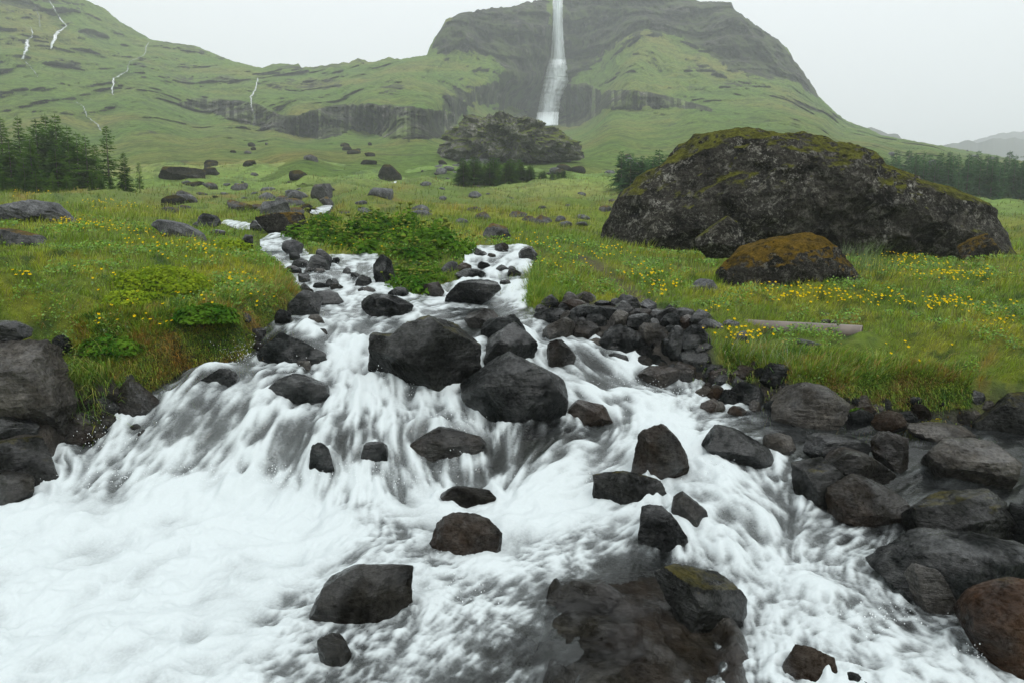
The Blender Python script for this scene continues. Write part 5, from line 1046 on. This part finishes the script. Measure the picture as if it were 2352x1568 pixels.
def grass_field(n, y0, y1, name, label, seed, hk=1.0):
    r_ = np.random.default_rng(seed)
    a = r_.uniform(-0.92, 0.92, n*3); l = r_.uniform(math.log(y0), math.log(y1), n*3)
    z, t, d = gheight_np(a, l); y = np.exp(l); x = a*y
    u = CU+F*(a*1.0)  # only used to thin the turf in the dirt track
    keep = (d > 0.06) & (t > 0.25) & (rubble(a, l) < 0.5) & (path_mask(x, y) < r_.random(n*3))
    # broken cover close to the bare rock piles
    for (cx, cyy, hd, hw, cz, nm) in ROCKS:
        if cyy < y0*0.8 or cyy > y1*1.2: continue
        keep &= ~(((x-cx)/(hw*0.78+0.01))**2+((y-cyy)/(hd*0.6+0.01))**2 < 1)
    idx = np.nonzero(keep)[0][:n]; a, l, y, x = a[idx], l[idx], y[idx], x[idx]
    p = np.stack([x, y, x*0], 1); tuft = fbm(p*1.6, 3, 61); k = np.clip(y/9, 0.75, 5)
    h = (0.055+0.055*sstep(0.0, 0.4, tuft))*r_.uniform(0.55, 1.45, len(idx))*k**0.75*hk
    w = 0.0030*k**1.0*r_.uniform(0.7, 1.4, len(idx))
    col = meadow_color(x, y)*r_.uniform(0.5, 1.5, len(idx))[:, None]
    straw = r_.random(len(idx)) < 0.07; col[straw] = np.array([0.25, 0.20, 0.07])*r_.uniform(0.6, 1.2, straw.sum())[:, None]
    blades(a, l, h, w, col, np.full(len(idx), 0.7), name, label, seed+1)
grass_field(98000, 5.3, 11, 'bank_grass', 'short green and rusty turf grass on the banks of the stream', 1)
grass_field(76000, 10.5, 26, 'meadow_grass', 'yellow-green grass of the flowery meadow', 2)
grass_field(42000, 25, 80, 'pasture_grass', 'rough pasture grass on the middle slope', 3, 0.8)
def fringe(pts, n, h, cols, label, seed, spread=0.16, name='hanging_grass'):
    r_ = np.random.default_rng(seed); w = [hit(u, v, GS) for u, v in pts]; A = []
    for k in range(n):
        i = r_.integers(0, len(w)-1); f = r_.random(); q = w[i].lerp(w[i+1], f); x = q.x+r_.normal()*spread; y = q.y+r_.normal()*spread*0.8; A.append((x/y, math.log(y)))
    A = np.array(A); c = np.array(cols)[r_.integers(0, len(cols), n)]*r_.uniform(0.6, 1.3, n)[:, None]
    blades(A[:, 0], A[:, 1], r_.uniform(0.5, 1.3, n)*h, np.full(n, 0.0028)*r_.uniform(0.7, 1.4, n), c, np.full(n, 0.9), name, label, seed)
def face_grass(poly, n, h, cols, label, seed, leaves=0, name='bank_face_grass'):
    r_ = random.Random(seed); q = np.array(poly, float); A = []
    def ins(u, v):
        c = False
        for i in range(len(q)):
            (x0, y0), (x1, y1) = q[i], q[(i+1) % len(q)]
            if (y0 > v) != (y1 > v) and u < (x1-x0)*(v-y0)/(y1-y0)+x0: c = not c
        return c
    while len(A) < n:
        u = r_.uniform(q[:, 0].min(), q[:, 0].max()); v = r_.uniform(q[:, 1].min(), q[:, 1].max())
        if not ins(u, v): continue
        p = hit(u, v, GS); A.append((p.x/p.y, math.log(p.y)))
    A = np.array(A); g_ = np.random.default_rng(seed); y = np.exp(A[:, 1]); x = A[:, 0]*y
    w_ = fbm(np.stack([x*3, y*3, gheight_np(A[:, 0], A[:, 1])[0]*3], 1), 3, seed); cols = np.array(cols)
    k = np.clip(((w_+0.45)/0.9*len(cols)+g_.normal(size=n)*0.7).astype(int), 0, len(cols)-1)
    blades(A[:, 0], A[:, 1], g_.uniform(0.4, 1.4, n)*h, g_.uniform(0.0022, 0.004, n), cols[k]*g_.uniform(0.55, 1.4, n)[:, None], np.full(n, 0.9), name, label, seed)
DRY = [(0.30, 0.165, 0.035), (0.24, 0.13, 0.025), (0.36, 0.26, 0.09), (0.16, 0.18, 0.025), (0.10, 0.17, 0.02)]
GRN = [(0.08, 0.19, 0.02), (0.14, 0.24, 0.025), (0.20, 0.27, 0.035), (0.28, 0.28, 0.06)]
face_grass([(165,730),(300,690),(600,670),(675,620),(692,680),(640,738),(600,785),(560,822),(420,850),(330,905),(270,885),(200,820)], 26000, 0.075, [(0.05, 0.12, 0.012), (0.13, 0.24, 0.02), (0.27, 0.31, 0.03), (0.20, 0.17, 0.03), (0.34, 0.19, 0.03)], 'matted green and rusty turf on the steep face of the bank', 51)
face_grass([(1176,690),(1188,640),(1215,625),(1330,660),(1330,692),(1240,712),(1180,715)], 6000, 0.10, [(0.08, 0.18, 0.015), (0.16, 0.28, 0.02), (0.26, 0.31, 0.03)], 'lush matted grass on the nose of turf by the upper rivulet', 52)
face_grass([(1660,800),(1900,800),(2230,850),(2230,935),(2100,945),(1950,915),(1800,870),(1660,860)], 18000, 0.075, [(0.06, 0.14, 0.014), (0.14, 0.25, 0.02), (0.24, 0.30, 0.035), (0.24, 0.17, 0.04)], 'matted grass on the bank above the calm pool', 53)
fringe([(200,760),(270,800),(340,825),(430,820),(520,800),(580,760),(620,720)], 1500, 0.15, DRY+GRN, 'long rusty grass hanging over the edge of the turf bank', 31, 0.2)
fringe([(620,720),(655,690),(670,650),(668,620)], 1500, 0.15, DRY+GRN, 'grass hanging from the narrow end of the turf bank beside the far cascade', 32)
fringe([(170,870),(210,880),(255,890)], 700, 0.28, GRN, 'tuft of pale green grass between the brown boulder and the wet rock', 33, 0.09)
fringe([(1800,850),(1880,870),(1960,890),(2040,905),(2130,920),(2200,925)], 1500, 0.13, GRN+DRY, 'long green grass spilling over the bank above the calm pool', 34, 0.2)
fringe([(1185,690),(1195,660),(1210,640),(1240,690),(1290,695)], 1500, 0.18, GRN, 'thick green grass on the nose of turf beside the upper rivulet', 35)
fringe([(1650,840),(1720,850),(1780,850)], 900, 0.2, GRN+[(0.3, 0.32, 0.22)], 'pale wet grass beside the trickle at the bank edge', 36)
fringe([(1960,580),(1980,620),(2010,650)], 500, 0.35, [(0.09, 0.15, 0.04), (0.13, 0.18, 0.06)], 'soft tall grass at the end of the hump-backed boulder', 37, 0.2)

def herbs(n, y0, y1, seed):
    r_ = np.random.default_rng(seed); a = r_.uniform(-0.9, 0.9, n*6); l = r_.uniform(math.log(y0), math.log(y1), n*6)
    z, t, d = gheight_np(a, l); y = np.exp(l); x = a*y; p = np.stack([x, y, x*0], 1)
    k = (d > 0.05) & (t > 0.2) & (rubble(a, l) < 0.4) & (fbm(p*1.1, 3, 71)+0.5*fbm(p*3.3, 2, 72) > 0.12) & (path_mask(x, y) < 0.3)
    i = np.nonzero(k)[0][:n]; n = len(i); x, y, z = x[i], y[i], z[i]
    c = np.stack([x, y, z+r_.uniform(0.02, 0.11, n)], 1); nrm = r_.normal(size=(n, 3))*0.6+np.array([0, -0.5, 1.0]); nrm /= np.linalg.norm(nrm, axis=1, keepdims=True)
    tt_ = np.cross(nrm, r_.normal(size=(n, 3))); tt_ /= np.linalg.norm(tt_, axis=1, keepdims=True); b = np.cross(nrm, tt_); s_ = (0.024*np.clip(y/8, 0.8, 2)*r_.uniform(0.6, 1.4, n))[:, None]
    v = np.stack([c-tt_*s_*0.6, c+b*s_*0.38, c+tt_*s_*0.6, c-b*s_*0.38], 1).reshape(-1, 3)
    col = np.array([0.11, 0.21, 0.016])*r_.uniform(0.5, 1.7, n)[:, None]; yl = r_.random(n) < 0.06; col[yl] = (0.28, 0.22, 0.02)
    q = (np.arange(n)*4)[:, None]; me = new_mesh('bank_herbs', v, tris=np.concatenate([q+np.array([0, 1, 2]), q+np.array([0, 2, 3])]), smooth=False); set_attr(me, 'col', np.repeat(col, 4, 0))
    link('bank_herbs', me, M['grass'], label='patches of small broad-leaved herbs in the turf of the banks', cat='herbs', kind='stuff')
herbs(36000, 5.4, 15, 77)
# ------------------------------------------------------------------ buttercups
def buttercup():
    v, f, m = [], [], []
    for k in range(5):
        an = k*6.283/5; c, s_ = math.cos(an), math.sin(an); t = (-s_, c); b = len(v)
        v += [(0, 0, 0), (c*.55-t[0]*.42, s_*.55-t[1]*.42, .22), (c*1.0, s_*1.0, .5), (c*.55+t[0]*.42, s_*.55+t[1]*.42, .22)]; f.append((b, b+1, b+2, b+3)); m.append(0)
    b = len(v); v += [(.07, 0, 0), (-.07, 0, 0), (-.09, .5, -7), (.09, .5, -7)]; f.append((b, b+1, b+2, b+3)); m.append(1)
    b = len(v); v += [(0, .07, 0), (0, -.07, 0), (0, .4, -7), (0, .6, -7)]; f.append((b, b+1, b+2, b+3)); m.append(1)
    me = new_mesh('buttercup', np.array(v), quads=np.array(f), smooth=False); me.materials.append(M['petal']); me.materials.append(M['stem'])
    me.polygons.foreach_set('material_index', np.array(m, np.int32)); return me
BC = buttercup()
CL = [(50,655,25,6,7),(150,520,30,10,25),(215,528,30,8,20),(290,545,40,10,15),(330,560,60,15,15),(400,590,50,15,15),(480,585,50,20,25),(260,650,100,15,8),(370,640,80,20,8),(560,660,60,20,22),(600,700,30,20,6),(300,720,80,30,12),(450,700,80,20,10),(370,760,30,10,5),(230,760,30,10,4),(60,450,60,8,15),(230,470,60,8,20),(300,480,60,10,20),
 (1950,590,60,12,60),(2080,610,60,15,60),(2150,640,80,15,50),(1990,700,80,12,40),(2150,710,100,12,60),(1880,690,80,15,40),(1800,690,60,20,30),(2250,650,60,20,30),(1700,790,60,20,40),(1400,590,60,20,30),(1300,600,60,30,25),(1480,640,60,20,30),(1520,680,50,20,20),(1250,560,80,15,20),(2300,760,50,20,15),(2100,830,100,20,6),(1650,740,40,20,10),(2250,720,80,10,20),(700,520,60,15,50),(800,560,80,20,30),(900,540,60,20,20)]
FL = []
random.seed(5)
for (u, v, du, dv, n) in CL:
    for k in range(n):
        h = hit(u+random.gauss(0, du*.6), v+random.gauss(0, dv*.6), GS)
        if h.y < 45: FL.append((h.y, h))
FL.sort(key=lambda q: q[0])
for y, h in FL[:290]:
    o = link('buttercup', BC, None, label='yellow buttercup in the turf of the near banks', cat='flower', group='buttercups on the near banks')
    s_ = random.uniform(0.012, 0.02); o.location = (h.x, h.y, h.z+random.uniform(0.07, 0.14)); o.scale = (s_, s_, s_); o.rotation_euler = (random.uniform(.1, .9), random.uniform(-.4, .4), random.uniform(-.5, .5))
bv = np.array([v.co[:] for v in BC.vertices])[:20]; V_ = []
for y, h in FL[290:]:
    s_ = random.uniform(0.013, 0.02)*max(1, y/12)**0.6; an = random.uniform(0, 6.28); tl = random.uniform(.3, 1.0)
    R3 = np.array(Matrix.Rotation(tl, 3, 'X') @ Matrix.Rotation(an, 3, 'Z')); V_.append(bv@R3.T*s_+np.array([h.x, h.y, h.z+random.uniform(.08, .16)]))
qf = (np.arange(20).reshape(5, 4)[None]+(np.arange(len(V_))*20)[:, None, None]).reshape(-1, 4)
link('buttercups', new_mesh('buttercups', np.concatenate(V_), quads=qf, smooth=False), M['petal'], label='many small yellow buttercups spread over the farther meadow', cat='flowers', kind='stuff')

# ------------------------------------------------------------------ pipe
def pipe():
    p0 = unproj(1700, 752, 7.95); p1 = unproj(1980, 768, 7.3); r = 0.098
    ax = p1-p0; Ln = np.linalg.norm(ax); ax /= Ln; s1 = np.cross(ax, [0, 0, 1]); s1 /= np.linalg.norm(s1); s2 = np.cross(s1, ax)
    n = 28; V_ = []
    for (t, rr) in [(0, r), (0.3, r), (0.6, r), (0.985, r), (1.0, r*0.985), (1.0, r*0.88), (0.9, r*0.86), (0.2, r*0.86)]:
        V_ += [p0+ax*Ln*t+(s1*math.cos(k*6.2832/n)+s2*math.sin(k*6.2832/n))*rr for k in range(n)]
    q = [(k*n+i, k*n+(i+1) % n, (k+1)*n+(i+1) % n, (k+1)*n+i) for k in range(7) for i in range(n)]
    t = NT('weathered_pipe'); c = t.wpos(); nn = t.noise(c, 5, 5, 0.6)
    col = t.ramp(nn, [(0.3, (0.05, 0.055, 0.055)), (0.45, (0.10, 0.078, 0.064)), (0.7, (0.15, 0.12, 0.10))])
    return link('pipe', new_mesh('pipe', np.array(V_), quads=q), t.done(t.pbsdf(col, 0.35)), label='brownish weathered metal pipe lying half sunk in the turf', cat='pipe')
pipe()

# ------------------------------------------------------------------ haze
bm = bmesh.new(); bmesh.ops.create_cube(bm, size=1.0)
for v in bm.verts: v.co = Vector((v.co.x*2600, 550+v.co.y*1760, (v.co.z+0.5)*225-6))
me = bpy.data.meshes.new('haze'); bm.to_mesh(me); bm.free()
hz = bpy.data.materials.new('haze'); hz.use_nodes = True; nt = hz.node_tree; nt.nodes.clear()
o_ = nt.nodes.new('ShaderNodeOutputMaterial'); pv = nt.nodes.new('ShaderNodeVolumePrincipled')
pv.inputs['Color'].default_value = (0.93, 0.97, 1.0, 1); pv.inputs['Density'].default_value = HAZE_DENSITY; pv.inputs['Anisotropy'].default_value = 0.2
nt.links.new(pv.outputs[0], o_.inputs['Volume'])
link('haze', me, hz, label='pale drizzly mist filling the valley', cat='haze', kind='stuff')
